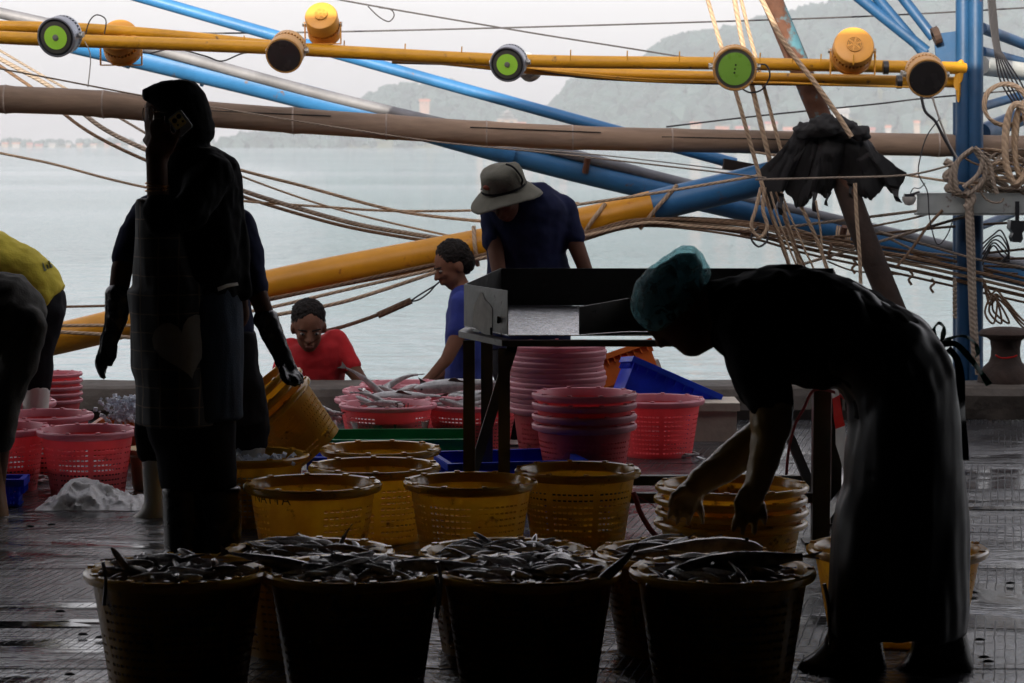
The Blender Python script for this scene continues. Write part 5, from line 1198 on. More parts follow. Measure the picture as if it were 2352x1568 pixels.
# ---- woman on the telephone -------------------------------------------------------------
D = 7.93
w = thing('person', 'woman in black headscarf and checked apron holding a phone to her ear', 'person', at_z(465, 1302))
face = [ell(at(352, 285, D), (.028, .04, .06)), hs(D, [(232, 334, 420), (258, 333, 420), (272, 336, 420), (292, 337, 420), (305, 337, 420), (320, 330, 410), (332, 334, 405), (342, 342, 400)], .062)]
face += chain(D, [(342, 266, 0, 8), (337, 284, 0, 6.5)]) + chain(D, [(341, 302, 0, 6), (341, 308, 0, 6)]) + chain(D, [(336, 322, 0, 9), (350, 335, 0, 10)])
core = [hs(D, [(335, 372, 450), (370, 372, 455), (400, 360, 520), (500, 345, 530), (650, 330, 530), (800, 320, 535), (960, 330, 535)], .10)]
for xl, xr in ((378, 455), (465, 540)): core.append(hs(D, [(900, xl, xr), (1100, xl + 4, xr - 2), (1240, xl + 10, xr - 4), (1298, xl + 8, xr)], .055))
armr = chain(D, [(486, 400, -.11, 34), (440, 482, -.20, 29), (372, 505, -.24, 26), (362, 440, -.25, 25), (360, 372, -.25, 24)])
palm = [sect(D, [(334, 372, 388, 368, .018, -.25), (333, 345, 398, 340, .020, -.25), (342, 318, 402, 312, .018, -.25), (350, 306, 392, 302, .014, -.25)])]
fing = []
for pts in ([(352, 312, -.25, 9), (346, 292, -.262, 8.2), (347, 276, -.25, 6.8)], [(363, 310, -.255, 9.5), (357, 288, -.27, 8.6), (359, 271, -.26, 7)], [(375, 308, -.255, 9.5), (372, 286, -.272, 8.6), (376, 268, -.262, 7.2)], [(386, 310, -.25, 9), (388, 290, -.262, 8), (393, 277, -.25, 6.6)], [(392, 342, -.25, 13), (404, 318, -.265, 11), (411, 297, -.262, 9)]): fing += chain(D, pts, .70)
arml = chain(D, [(516, 410, .0, 24), (536, 520, .02, 22), (545, 620, .02, 20), (554, 700, .02, 17)]) + [ell(at(552, 718, D + .04), (.03, .03, .05))]
wb = blob('body', face + core + armr + palm + fing + arml, 'skin_d', w, .0075, 3)
hij = [hs(D, [(182, 402, 424, .03), (188, 368, 448, .06), (197, 344, 458, .075), (206, 327, 465, .085), (220, 328, 474, .092), (250, 352, 484, .10), (280, 372, 491, .102), (303, 392, 495, .10), (318, 400, 491, .095), (330, 380, 478, .09), (348, 352, 500, .10), (372, 352, 520, .11), (400, 360, 520, .10)], .09),
       hs(D, [(204, 327, 350, .05), (216, 328, 356, .060), (232, 331, 350, .066)], .05)]
blob('headscarf', hij, 'black_cloth', w, .008, 2, (.003, 30))
jk = [hs(D, [(334, 430, 488, .08), (345, 380, 514, .11), (370, 362, 532, .13), (400, 352, 545, .135), (440, 350, 556, .135), (490, 345, 557, .13), (560, 340, 560, .13), (640, 335, 560, .13), (690, 330, 556, .125)], .12)]
jk += chain(D, [(522, 392, .0, 34), (536, 480, .02, 30), (545, 590, .02, 30), (556, 670, .0, 24)]) + chain(D, [(486, 400, -.11, 50), (440, 482, -.20, 44), (374, 508, -.24, 38), (364, 484, -.25, 34), (363, 470, -.25, 32)])
blob('jacket', jk, 'black_cloth', w, .009, 2, (.010, (17, 17, 11)))
blob('skirt', [hs(D, [(640, 345, 548, .13), (700, 335, 559, .135), (850, 330, 559, .135), (962, 335, 560, .135)], .13)], 'denim', w, .010, 2, (.004, (18, 18, 5)))
def apron_mat():
    m, nd, lk, p, out = nodes('checked_apron'); tc = N(nd, 'ShaderNodeTexCoord'); sx = N(nd, 'ShaderNodeSeparateXYZ'); lk.new(tc.outputs['Object'], sx.inputs[0])
    res = None
    nz = N(nd, 'ShaderNodeTexNoise', Scale=6.0); lk.new(tc.outputs['Object'], nz.inputs['Vector'])
    for ax, per in ((0, .060), (2, .058)):
        a = N(nd, 'ShaderNodeMath', operation='MULTIPLY_ADD'); a.inputs[1].default_value = .02; lk.new(nz.outputs[0], a.inputs[0]); lk.new(sx.outputs[ax], a.inputs[2])
        d = N(nd, 'ShaderNodeMath', operation='DIVIDE'); d.inputs[1].default_value = per; lk.new(a.outputs[0], d.inputs[0])
        f = N(nd, 'ShaderNodeMath', operation='FRACT'); lk.new(d.outputs[0], f.inputs[0]); l = N(nd, 'ShaderNodeMath', operation='LESS_THAN'); l.inputs[1].default_value = .07; lk.new(f.outputs[0], l.inputs[0])
        if res is None: res = l.outputs[0]
        else:
            mx = N(nd, 'ShaderNodeMath', operation='MAXIMUM'); lk.new(res, mx.inputs[0]); lk.new(l.outputs[0], mx.inputs[1]); res = mx.outputs[0]
    mix = N(nd, 'ShaderNodeMix', data_type='RGBA'); lk.new(res, mix.inputs[0]); mix.inputs[6].default_value = (.013, .013, .014, 1); mix.inputs[7].default_value = (.11, .075, .05, 1)
    lk.new(mix.outputs[2], p.inputs['Base Color']); p.inputs['Roughness'].default_value = .75; return m
M['apron'] = apron_mat()
ap = blob('apron', [hs(D, [(456, 314, 350, .06, -.06), (470, 313, 400, .12, -.04), (520, 311, 440, .15, -.03), (600, 308, 470, .155, -.02), (662, 306, 498, .155, -.02), (664, 293, 500, .155, -.02), (700, 297, 500, .155, -.02), (795, 300, 502, .158, -.02), (846, 302, 503, .158, -.02), (872, 311, 503, .158, -.02), (973, 315, 505, .158, -.02)], .15)], 'apron', w, .009, 2, (.005, (16, 16, 6)))
hp = []
for k in range(26):
    t = 2 * math.pi * k / 26; hx = 16 * math.sin(t) ** 3; hy = 13 * math.cos(t) - 5 * math.cos(2 * t) - 2 * math.cos(3 * t) - math.cos(4 * t)
    a = R(14); hp.append((424 + 4.5 * (hx * math.cos(a) - hy * math.sin(a)) * 1.0, 790 - 5.0 * (hy * math.cos(a) + hx * math.sin(a))))
project('heart_patch', ap, [hp], 'heart', w, .005, 7.8)
project('waistband', bpy.data.objects[[o.name for o in w.children if o.name.startswith('skirt')][0]], [[(499, 660), (520, 652), (548, 647), (549, 655), (522, 660), (501, 669)]], 'band', w, .028, 7.75)
for xl, xr in ((372, 462), (450, 551)):
    blob('boot', [hs(D, [(1116, xl - 3, xr + 5, .068), (1124, xl, xr + 3, .064), (1200, xl + 3, xr + 4, .060), (1262, xl + 6, xr + 3, .062), (1290, xl - 6, xr, .075, -.02), (1303, xl - 10, xr + 2, .085, -.03)], .06)], 'rubber_black', w, .008, 2)
blob('trousers', [hs(D, [(930, 326, 545, .11), (1000, 340, 542, .10), (1044, 358, 542, .09), (1102, 364, 546, .075), (1125, 368, 546, .07)], .1)], 'dark_trouser', w, .010, 3, (.006, (12, 12, 5)))
for k, y in enumerate((424, 430, 437)):
    c = at(361, y, D - .25); MB().lathe([(px(26, D) + .0, -.003), (px(27.5, D), 0), (px(26, D), .003)], 24, Matrix.Translation(c) @ Matrix.Rotation(R(8 - 5 * k), 4, 'Y'), True).obj('bracelet', M['bracelet'], w, True)
gl = MB()
for cx, cy, d_ in ((334, 262, D - .03), (348, 264, D - .075)):
    c = at(cx, cy, d_); gl.tube([c + Vector((.006 * math.cos(t), .012 * math.cos(t), .026 * math.sin(t))) for t in [k * math.pi / 8 for k in range(17)]], .0016, 6)
gl.bar(at(350, 255, D - .08), at(384, 258, D - .10), .002, .003); gl.obj('spectacles', mat('spectacle_wire', (.5, .45, .4), .25, metal=.8), w, True)
# the phone in her hand
ph = thing('mobile_phone', 'mobile phone in clear case held at the woman\'s ear', 'phone', at(412, 283, D - .24))
pc = [(386, 274), (390, 268), (409, 253), (416, 253), (441, 286), (440, 293), (416, 314), (409, 312)]
MB().ext([at(x, y, D - .262) for x, y in pc], (0, .010, 0)).obj('phone_case', M['phone'], ph)
MB().ext([at(x, y, D - .267) for x, y in ((388, 274), (409, 257), (413, 258), (428, 279), (427, 283), (408, 298), (404, 297))], (0, .004, 0)).obj('camera_plate', M['phone_cam'], ph)
for x, y, r in ((401, 277, 5.6), (411, 267, 5.6), (420, 278, 2.8), (409, 287, 2.6)):
    c = at(x, y, D - .2675); MB().lathe([(0, .004), (px(r, D) * .85, .004), (px(r, D), 0)], 18, Matrix.Translation(c) @ Matrix.Rotation(R(90), 4, 'X')).obj('camera_lens', M['pupil'], ph, True)

# ---- worker bending over the fish --------------------------------------------------------
D = 6.33
b = thing('person', 'worker in teal hairnet and long dark apron bending over the fish baskets', 'person', at_z(2060, 1552))
torso = [(1622, 648, 1632, 792, .10), (1656, 644, 1662, 816, .145), (1708, 625, 1722, 848, .18), (1771, 609, 1792, 872, .185), (1835, 607, 1846, 889, .17), (1900, 621, 1890, 894, .16), (1958, 642, 1926, 888, .165), (2040, 689, 1948, 925, .175), (2111, 731, 1952, 975, .18), (2158, 784, 1942, 1035, .18), (2187, 836, 1938, 1080, .175), (2196, 915, 1935, 1120, .17)]
def shrink(rows, k):
    out = []
    for r in rows:
        cx, cy = (r[0] + r[2]) / 2, (r[1] + r[3]) / 2; out.append((cx + (r[0] - cx) * k, cy + (r[1] - cy) * k, cx + (r[2] - cx) * k, cy + (r[3] - cy) * k, r[4] * k))
    return out
hd = [hs(D, [(600, 1535, 1600, .05), (640, 1490, 1618, .075), (690, 1476, 1640, .080), (735, 1486, 1650, .078), (770, 1512, 1650, .066), (797, 1548, 1640, .05), (812, 1566, 1612, .035), (818, 1574, 1604, .02)], .08), ell(at(1500, 752, D), (.018, .016, .022)), ell(at(1520, 785, D), (.02, .018, .016))]
near = chain(D, [(1712, 770, -.17, 40), (1765, 905, -.20, 42), (1778, 960, -.20, 36), (1748, 1075, -.19, 24), (1738, 1110, -.19, 22)])
farA = chain(D, [(1700, 780, .16, 40), (1765, 945, .17, 40), (1745, 1010, .12, 38), (1650, 1075, .05, 30), (1605, 1108, .02, 24)])
def gl_hand(D, wr, pal, fs, th, r=9):
    out = chain(D, [(*wr, 28), (*pal, 30)])
    for f in fs: out += chain(D, [(*p, q) for p, q in zip(f, (r + 1.5, r, r - 2.5))])
    return out + chain(D, [(*p, q) for p, q in zip(th, (r + 2, r, r - 2))])
nh = gl_hand(D, (1738, 1110, -.19), (1726, 1142, -.19), ([(1703, 1156, -.20), (1690, 1190, -.225), (1684, 1219, -.215)], [(1718, 1164, -.19), (1710, 1200, -.22), (1706, 1226, -.21)], [(1734, 1166, -.17), (1733, 1200, -.20), (1733, 1226, -.19)], [(1748, 1158, -.16), (1756, 1184, -.18), (1757, 1204, -.17)]), [(1706, 1130, -.21), (1692, 1152, -.235), (1693, 1178, -.235)])
fh = gl_hand(D, (1605, 1108, .02), (1580, 1136, .0), ([(1558, 1142, -.01), (1543, 1166, -.035), (1536, 1188, -.03)], [(1572, 1152, -.01), (1561, 1180, -.04), (1555, 1201, -.03)], [(1589, 1156, .0), (1583, 1184, -.03), (1580, 1204, -.02)], [(1606, 1148, .015), (1611, 1178, -.01), (1614, 1200, -.01)]), [(1568, 1124, -.03), (1545, 1140, -.05), (1536, 1162, -.05)])
legs = [hs(D, [(880, 1960, 2170, .13), (1050, 1950, 2190, .14), (1200, 1925, 2200, .14)], .14, k=.85)]
for xl, xr in ((1915, 2030), (2095, 2210)): legs.append(hs(D, [(1150, xl - 5, xr + 5, .08), (1300, xl, xr, .075), (1450, xl + 12, xr - 12, .055), (1545, xl + 5, xr - 5, .06)], .07, k=.75))
bb = blob('body', hd + [sect(D, shrink(torso, .86))] + near + farA + legs, 'skin_d', b, .0085, 3)
shirt = [sect(D, torso[:9])] + chain(D, [(1708, 755, -.15, 62), (1742, 860, -.19, 58), (1770, 918, -.20, 53)]) + chain(D, [(1696, 765, .15, 60), (1745, 890, .17, 54)])
blob('shirt', shirt, 'black_cloth', b, .009, 2, (.010, (16, 16, 12)))
skirt = torso[5:] + [(2207, 1057, 1920, 1155, .165), (2215, 1179, 1908, 1220, .165), (2222, 1300, 1901, 1302, .165), (2224, 1390, 1897, 1390, .16), (2220, 1452, 1899, 1452, .155)]
skirt = [(r[0] + 1, r[1] - 1, r[2] - 1, r[3] + 1, r[4] + .012) for r in skirt]
skirt[0] = (1900, 634, 1884, 890, .165)
aprn = blob('apron', [sect(D, skirt)], 'rubber_apron', b, .009, 2, (.013, (10, 10, 2.8)))
for nm, rows in (('near', [(1400, 1912, 2022, .062), (1446, 1902, 2026, .062), (1478, 1891, 2028, .064), (1502, 1866, 2032, .066), (1518, 1838, 2036, .066), (1548, 1822, 2040, .062)]), ('far', [(1400, 2096, 2212, .062), (1446, 2098, 2219, .062), (1490, 2092, 2228, .064), (1520, 2076, 2236, .066), (1534, 2050, 2238, .066), (1548, 2032, 2239, .062)])):
    o = blob('boot', [hs(D, rows, .06)], 'rubber_black', b, .008, 2)
    MB().add(*hs(D, [(1547, rows[-1][1] + 2, rows[-1][2], .066), (1560, rows[-1][1] + 2, rows[-1][2], .066)], .06)).obj('boot_sole', M['sole'], o)
blob('glove', chain(D, [(1772, 936, -.20, 52), (1772, 985, -.20, 46), (1750, 1072, -.19, 34), (1740, 1112, -.19, 30)]) + nh, 'glove', b, .007, 2, (.003, 30))
blob('glove', chain(D, [(1752, 1000, .13, 48), (1660, 1072, .055, 41), (1608, 1106, .02, 33)]) + fh, 'glove', b, .007, 2, (.003, 30))
blob('hair', [hs(D, [(582, 1556, 1598, .04), (610, 1512, 1615, .07), (650, 1474, 1612, .085), (700, 1462, 1600, .088), (735, 1476, 1560, .07)], .08)], 'hair', b, .009, 2, (.003, 30))
def net_mat():
    m, nd, lk, p, out = nodes('hairnet_film'); tc = N(nd, 'ShaderNodeTexCoord'); n = N(nd, 'ShaderNodeTexNoise', Scale=26.0, Detail=5.0, Distortion=1.5); lk.new(tc.outputs['Object'], n.inputs['Vector'])
    p.inputs['Base Color'].default_value = (.20, .36, .39, 1); p.inputs['Roughness'].default_value = .4
    bp = N(nd, 'ShaderNodeBump', Strength=.5, Distance=.006); lk.new(n.outputs[0], bp.inputs['Height']); lk.new(bp.outputs[0], p.inputs['Normal'])
    t = N(nd, 'ShaderNodeBsdfTranslucent'); t.inputs['Color'].default_value = (.25, .55, .60, 1); tr = N(nd, 'ShaderNodeBsdfTransparent'); tr.inputs['Color'].default_value = (.62, .84, .87, 1)
    m1 = N(nd, 'ShaderNodeMixShader'); m1.inputs[0].default_value = .55; lk.new(p.outputs[0], m1.inputs[1]); lk.new(t.outputs[0], m1.inputs[2])
    m2 = N(nd, 'ShaderNodeMixShader'); rp = ramp(nd, [(.35, .45), (.65, .80)]); lk.new(n.outputs[0], rp.inputs[0]); lk.new(rp.outputs[0], m2.inputs[0]); lk.new(m1.outputs[0], m2.inputs[1]); lk.new(tr.outputs[0], m2.inputs[2]); lk.new(m2.outputs[0], out.inputs['Surface'])
    return m
M['net'] = net_mat()
blob('hairnet', [hs(D, [(563, 1568, 1590, .02), (572, 1552, 1604, .045), (586, 1530, 1616, .07), (613, 1492, 1628, .09), (632, 1474, 1634, .10), (650, 1458, 1625, .102), (700, 1446, 1612, .104), (734, 1458, 1570, .09), (756, 1480, 1522, .05)], .09)], 'net', b, .009, 1, (.004, 26))
# apron ties
def ribbon(pts, w, d, m, name, parent):
    P = crom([at(x, y, d) for x, y in pts], 6); mb = MB()
    for i, p in enumerate(P):
        t = (P[min(i + 1, len(P) - 1)] - P[max(i - 1, 0)]).normalized(); sd = t.cross(Vector((0, 1, 0))).normalized() * px(w, d) / 2
        o = len(mb.v); dy = .012 * math.sin(i * .5); mb.v += [p + sd + Vector((0, dy, 0)), p - sd + Vector((0, -dy, 0)), p - sd + Vector((0, .004 - dy, 0)), p + sd + Vector((0, .004 + dy, 0))]
        if i:
            for k in range(4): mb.f.append((o - 4 + k, o - 4 + (k + 1) % 4, o + (k + 1) % 4, o + k))
    return mb.obj(name, M[m], parent, True)
ribbon([(2150, 785), (2145, 758), (2156, 742), (2168, 752), (2165, 775), (2158, 792)], 8, D, 'ribbon', 'apron_bow', b)
ribbon([(2160, 790), (2185, 776), (2215, 772), (2240, 788), (2246, 810), (2240, 820)], 7, D + .02, 'ribbon', 'apron_tie', b)
ribbon([(2160, 792), (2195, 790), (2230, 825), (2258, 862), (2272, 884)], 13, D, 'ribbon', 'apron_tie', b)
ribbon([(2178, 800), (2200, 830), (2208, 900), (2212, 980), (2216, 1057)], 17, D - .02, 'rubber_apron', 'apron_tie', b)

# ---- stooping man behind the woman -------------------------------------------------------
D = 8.95
g = thing('person', 'stooping man in navy shirt and long black gloves behind the woman', 'person', at_z(440, 1200))
tor = [hs(D, [(420, 380, 520, .10, -.1), (480, 345, 550, .14), (540, 330, 552, .14), (640, 335, 555, .13), (760, 340, 575, .12), (860, 340, 580, .11)], .13, k=.85)]
pr, T, E = head(g, at(445, 440, D - .22), (0, -.5, -.85), (0, -.8, .5), .23, 'skin_d')
la = chain(D, [(345, 500, 0, 24), (296, 572, -.05, 25), (280, 620, -.08, 26), (270, 690, -.1, 22), (258, 770, -.12, 15)])
ra = chain(D, [(548, 510, 0, 24), (574, 600, -.06, 22), (594, 680, -.1, 23), (618, 745, -.1, 20), (655, 835, -.1, 14)])
lh = chain(D, [(250, 775, -.12, 20), (246, 805, -.12, 20)])
for f in ([(234, 806, -.12, 9), (224, 832, -.14, 8), (233, 862, -.14, 6)], [(240, 812, -.13, 9), (230, 842, -.15, 8), (238, 866, -.15, 6)], [(246, 812, -.11, 9), (236, 838, -.13, 8), (239, 855, -.13, 6)], [(252, 808, -.1, 9), (243, 830, -.12, 8), (240, 846, -.12, 6)], [(262, 796, -.12, 10), (259, 818, -.14, 9), (254, 836, -.14, 7)]): lh += chain(D, f)
rh = chain(D, [(655, 835, -.1, 20), (662, 850, -.1, 22)])
for f in ([(660, 862, -.14, 9), (676, 868, -.17, 8), (686, 880, -.17, 6.5)], [(668, 858, -.12, 9), (684, 864, -.15, 8), (692, 876, -.15, 6.5)], [(672, 852, -.09, 9), (688, 862, -.11, 8), (694, 872, -.11, 6)], [(650, 864, -.15, 9), (664, 876, -.18, 8), (676, 884, -.18, 6)], [(648, 846, -.15, 9), (652, 868, -.18, 8), (662, 880, -.19, 7)]): rh += chain(D, f)
lg = []
for pts in ([(380, 880, 0, 62), (358, 1000, 0, 46), (350, 1100, 0, 34), (350, 1185, 0, 28)], [(550, 880, 0, 62), (572, 1000, .05, 46), (578, 1100, .05, 34), (578, 1185, .05, 28)]): lg += chain(D, pts, .62)
blob('body', tor + pr + la + ra + lg + chain(D, [(445, 470, -.15, 36), (445, 520, -.05, 40)]), 'skin_d', g, .0085, 3)
hair(g, E)
blob('shirt', [hs(D, [(455, 385, 505, .10, -.06), (490, 335, 555, .15), (545, 312, 566, .165), (640, 320, 570, .155), (780, 325, 585, .145)], .15)] + chain(D, [(346, 490, 0, 46), (312, 545, -.03, 42), (290, 588, -.06, 34)]) + chain(D, [(545, 520, 0, 46), (572, 600, -.05, 38), (586, 662, -.09, 31)]), 'navy_cloth', g, .010, 3, (.006, 14))
blob('glove', chain(D, [(272, 682, -.1, 33), (266, 735, -.11, 26), (256, 770, -.12, 22)]) + lh, 'glove_blk', g, .007, 2, (.003, 30))
blob('glove', chain(D, [(612, 735, -.1, 30), (632, 780, -.1, 25), (655, 832, -.1, 22)]) + rh, 'glove_blk', g, .007, 2, (.003, 30))
blob('trousers', [hs(D, [(760, 335, 590, .15), (860, 328, 598, .15), (920, 325, 600, .145), (970, 318, 606, .14)], .14)] + chain(D, [(385, 900, 0, 70), (358, 985, 0, 52), (352, 1032, 0, 40)]) + chain(D, [(545, 900, 0, 70), (572, 980, .05, 52), (576, 1012, .05, 42)]), 'dark_trouser', g, .010, 3, (.006, 12))
blob('boot', [hs(D, [(1030, 325, 384, .052), (1090, 328, 380, .048), (1150, 332, 378, .046), (1172, 322, 380, .048), (1186, 304, 384, .05), (1196, 296, 386, .05)], .05)], 'rubber_white', g, .007, 2)
MB().add(*hs(D, [(1194, 297, 388, .052), (1206, 297, 388, .052)], .05)).obj('boot_sole', M['sole'], g)
blob('boot', [hs(D, [(1010, 540, 614, .055, .05), (1090, 546, 608, .05, .05), (1160, 550, 606, .048, .05), (1196, 540, 612, .05, .0)], .05)], 'rubber_white', g, .008, 2)

# ---- two workers cut by the left edge ----------------------------------------------------
D = 10.5
y_ = thing('person', 'bending worker in yellow printed shirt at the left picture edge', 'person', at_z(60, 1030))
bk = [(-150, 560, -130, 720, .12), (-80, 532, -70, 700, .16), (0, 532, -5, 690, .165), (40, 550, 20, 690, .16), (78, 569, 40, 700, .155), (106, 592, 55, 715, .15), (130, 621, 70, 730, .145), (150, 656, 85, 745, .14)]
pr, T, E = head(y_, at(-215, 640, D), (-.5, 0, -.85), (-.85, 0, .5), .23)
arms = chain(D, [(-110, 640, -.15, 34), (-120, 760, -.2, 30), (-110, 860, -.25, 22)]) + chain(D, [(-110, 640, .15, 34), (-100, 760, .2, 30), (-90, 860, .25, 22)])
ft = [(118, 690), (100, 800), (86, 905), (84, 1010)]
lgs = chain(D, [(104, 700, -.05, 42), (92, 800, -.05, 34), (86, 905, -.05, 28), (84, 1010, -.05, 24)], .62) + chain(D, [(78, 720, .12, 40), (30, 820, .16, 32), (10, 905, .16, 26), (5, 1010, .16, 24)], .62)
blob('body', [sect(D, shrink(bk, .84))] + pr + arms + lgs + chain(D, [(-130, 625, 0, 40), (-200, 635, 0, 32)]), 'skin', y_, .010, 3)
hair(y_, E)
ys = blob('shirt', [sect(D, bk)] + chain(D, [(-105, 630, -.15, 46), (-118, 720, -.18, 40)]), 'yellow_cloth', y_, .009, 3, (.008, 12))
blob('trousers', [sect(D, [(120, 640, 60, 720, .13), (149, 672, 66, 760, .14), (152, 700, 60, 800, .14), (146, 728, 60, 830, .13)])] + chain(D, [(106, 720, -.05, 44), (90, 810, -.05, 34), (85, 885, -.05, 33)]) + chain(D, [(70, 740, .12, 42), (28, 830, .16, 34), (10, 900, .16, 30)]), 'dark_trouser', y_, .010, 3, (.006, 12))
blob('boot', [hs(D, [(884, 54, 117, .055, -.05), (930, 52, 112, .052, -.05), (1000, 50, 112, .05, -.05), (1018, 30, 116, .055, -.07), (1030, 22, 118, .055, -.08)], .05)], 'rubber_white', y_, .008, 2)
blob('boot', [hs(D, [(895, -20, 38, .055, .16), (1000, -22, 34, .05, .16), (1028, -50, 36, .05, .14)], .05)], 'rubber_white', y_, .008, 2)
lt = [[(97, 602), (100, 604), (104, 616), (108, 618), (106, 622), (101, 622), (99, 612)], [(106, 608), (109, 606), (112, 616), (109, 617)], [(111, 598), (114, 598), (118, 614), (115, 616)], [(116, 606), (120, 606), (122, 613), (118, 616)]]
project('shirt_logo', ys, lt, 'ink_g', y_, .004, 10.4)
D = 9.1
k_ = thing('person', 'crouching worker in dark olive trousers at the far left, seen from behind', 'person', at_z(-40, 1215))
hip = [(-60, 610, -40, 800, .16), (0, 624, 0, 860, .17), (48, 630, 30, 850, .165), (70, 651, 45, 860, .155), (98, 680, 50, 880, .14), (108, 716, 40, 900, .12)]
pr, T, E = head(k_, at(-300, 560, D), (-.7, 0, -.7), (-.7, 0, .7), .23)
blob('body', [sect(D, shrink(hip, .8)), sect(D, shrink([(-250, 560, -230, 680, .12), (-150, 560, -140, 740, .15), (-50, 610, -40, 800, .15)], .85))] + pr + chain(D, [(-240, 600, 0, 40), (-290, 575, 0, 34)]) + chain(D, [(-210, 640, -.16, 36), (-200, 800, -.2, 30), (-190, 930, -.2, 22)]) + chain(D, [(48, 760, -.1, 36), (8, 915, -.1, 30), (-16, 1150, -.1, 24)]) + chain(D, [(10, 790, .12, 40), (-60, 930, .12, 34), (-90, 1150, .12, 24)]), 'skin_d', k_, .011, 3)
hair(k_, E)
blob('shirt', [sect(D, [(-260, 555, -240, 690, .14), (-150, 552, -140, 750, .165), (-60, 600, -50, 790, .165)])] + chain(D, [(-215, 630, -.16, 46), (-205, 730, -.18, 40)]), 'navy_cloth', k_, .012, 3)
blob('trousers', [sect(D, hip)] + chain(D, [(64, 745, -.1, 46), (36, 840, -.1, 48), (8, 915, -.1, 42), (-10, 1010, -.1, 40)]) + chain(D, [(10, 790, .12, 60), (-60, 930, .12, 52), (-80, 1040, .12, 42)]), 'olive_cloth', k_, .010, 3, (.009, 12))
blob('boot', [hs(D, [(1000, -62, 14, .065, -.1), (1120, -56, 12, .06, -.1), (1180, -60, 20, .065, -.12), (1212, -66, 26, .07, -.13)], .06)], 'rubber_brown', k_, .009, 2)
blob('boot', [hs(D, [(1020, -120, -50, .06, .12), (1205, -130, -50, .06, .1)], .06)], 'rubber_brown', k_, .009, 2)

# ---- man with the bucket hat behind the table --------------------------------------------
D = 11.15
h_ = thing('person', 'man in khaki bucket hat and navy T-shirt leaning over the steel table', 'person', at_z(1215, 1020))
pr, T, E = head(h_, at(1160, 452, D - .16), (-.35, -.75, -.62), (-.3, -.45, .85), .22)
trs = [hs(D, [(425, 1170, 1255, .10), (450, 1130, 1285, .13), (490, 1112, 1308, .15), (560, 1118, 1302, .15), (640, 1120, 1312, .14), (720, 1130, 1310, .13), (800, 1140, 1305, .13)], .13, k=.86)]
am = chain(D, [(1130, 495, -.05, 24), (1138, 570, -.12, 20), (1148, 640, -.2, 16), (1150, 690, -.22, 13)]) + chain(D, [(1296, 480, 0, 26), (1322, 560, -.05, 21), (1345, 620, -.1, 17), (1352, 690, -.12, 14)])
for sx in (1150, 1352):
    for k in range(5): am += chain(D, [(sx - 8 + k * 4, 698, -.2 + (0 if sx < 1200 else .09), 5), (sx - 12 + k * 5, 722, -.2 + (0 if sx < 1200 else .09), 4)])
lg = chain(D, [(1180, 800, 0, 46), (1180, 930, 0, 36), (1180, 1005, 0, 26)], .7) + chain(D, [(1262, 800, 0, 46), (1264, 930, 0, 36), (1264, 1005, 0, 26)], .7)
blob('body', pr + trs + am + lg + chain(D, [(1175, 470, -.1, 30), (1195, 500, -.03, 34)]), 'skin_d', h_, .0085, 3)
blob('shirt', [hs(D, [(418, 1190, 1250, .09), (432, 1150, 1270, .12), (450, 1116, 1292, .145), (466, 1106, 1304, .16), (485, 1102, 1314, .165), (540, 1110, 1312, .165), (580, 1118, 1300, .16), (640, 1116, 1316, .155), (800, 1125, 1312, .15)], .15)] + chain(D, [(1128, 490, -.04, 26), (1132, 556, -.1, 25)]) + chain(D, [(1294, 478, 0, 32), (1318, 548, -.04, 27)]), 'navy_cloth', h_, .009, 3, (.006, 14))
blob('trousers', [hs(D, [(770, 1130, 1308, .15), (860, 1128, 1310, .14)], .14)] + chain(D, [(1180, 850, 0, 48), (1180, 1000, 0, 40)]) + chain(D, [(1262, 850, 0, 48), (1264, 1000, 0, 40)]), 'dark_trouser', h_, .012, 3)
for x in (1178, 1264): blob('boot', [hs(D, [(940, x - 32, x + 32, .05), (1000, x - 30, x + 30, .05), (1020, x - 34, x + 34, .08, -.05)], .05)], 'rubber_white', h_, .009, 2)
hc = at(1158, 432, D - .165); hax = Vector((-.24, -.36, 1)).normalized(); hm = Matrix.Translation(hc) @ hax.to_track_quat('Z', 'Y').to_matrix().to_4x4() @ Matrix.Rotation(R(10), 4, 'Z')
q = px(1, D)
crown = MB().lathe([(51 * q, -6 * q), (52 * q, 8 * q), (50 * q, 28 * q), (47 * q, 42 * q), (40 * q, 50 * q), (24 * q, 54 * q), (0, 54 * q)], 30, hm)
for v in crown.v: v += Vector((noise.noise(v * 14), noise.noise(v * 14 + Vector((4, 0, 0))), noise.noise(v * 14 + Vector((0, 7, 0))))) * .011
crown.obj('hat_crown', M['hat'], h_, True)
brim = MB(); rows = 7; nn = 44
for j in range(rows + 1):
    for i in range(nn):
        t = 2 * math.pi * i / nn; rr_ = (47 + (82 - 47) * j / rows) * q; dz = -(22 * (j / rows) ** 1.2 + 8 * math.sin(2 * t + .6) * (j / rows) ** 1.5 + 3 * math.sin(3 * t) * (j / rows)) * q
        brim.v.append(hm @ Vector((rr_ * math.cos(t), rr_ * math.sin(t), dz)))
for j in range(rows):
    for i in range(nn): brim.f.append((j * nn + i, j * nn + (i + 1) % nn, (j + 1) * nn + (i + 1) % nn, (j + 1) * nn + i))
for v in brim.v: v += Vector((0, 0, noise.noise(v * 9) * .012 + noise.noise(v * 22) * .004))
bo_ = brim.obj('hat_brim', M['hat'], h_, True); sd = bo_.modifiers.new('t', 'SOLIDIFY'); sd.thickness = .004
MB().lathe([(53 * q, 3 * q), (53 * q, 9 * q)], 30, hm).obj('hat_cord', M['dark_trouser'], h_, True)
lgm = MB().add(*ell(hm @ (Vector((-.35, -.92, 0)).normalized() * 51 * q + Vector((0, 0, 24 * q))), (9 * q, 4 * q, 6 * q))); lgm.obj('hat_badge', mat('orange_badge', (.30, .07, .04), .7), h_, True)
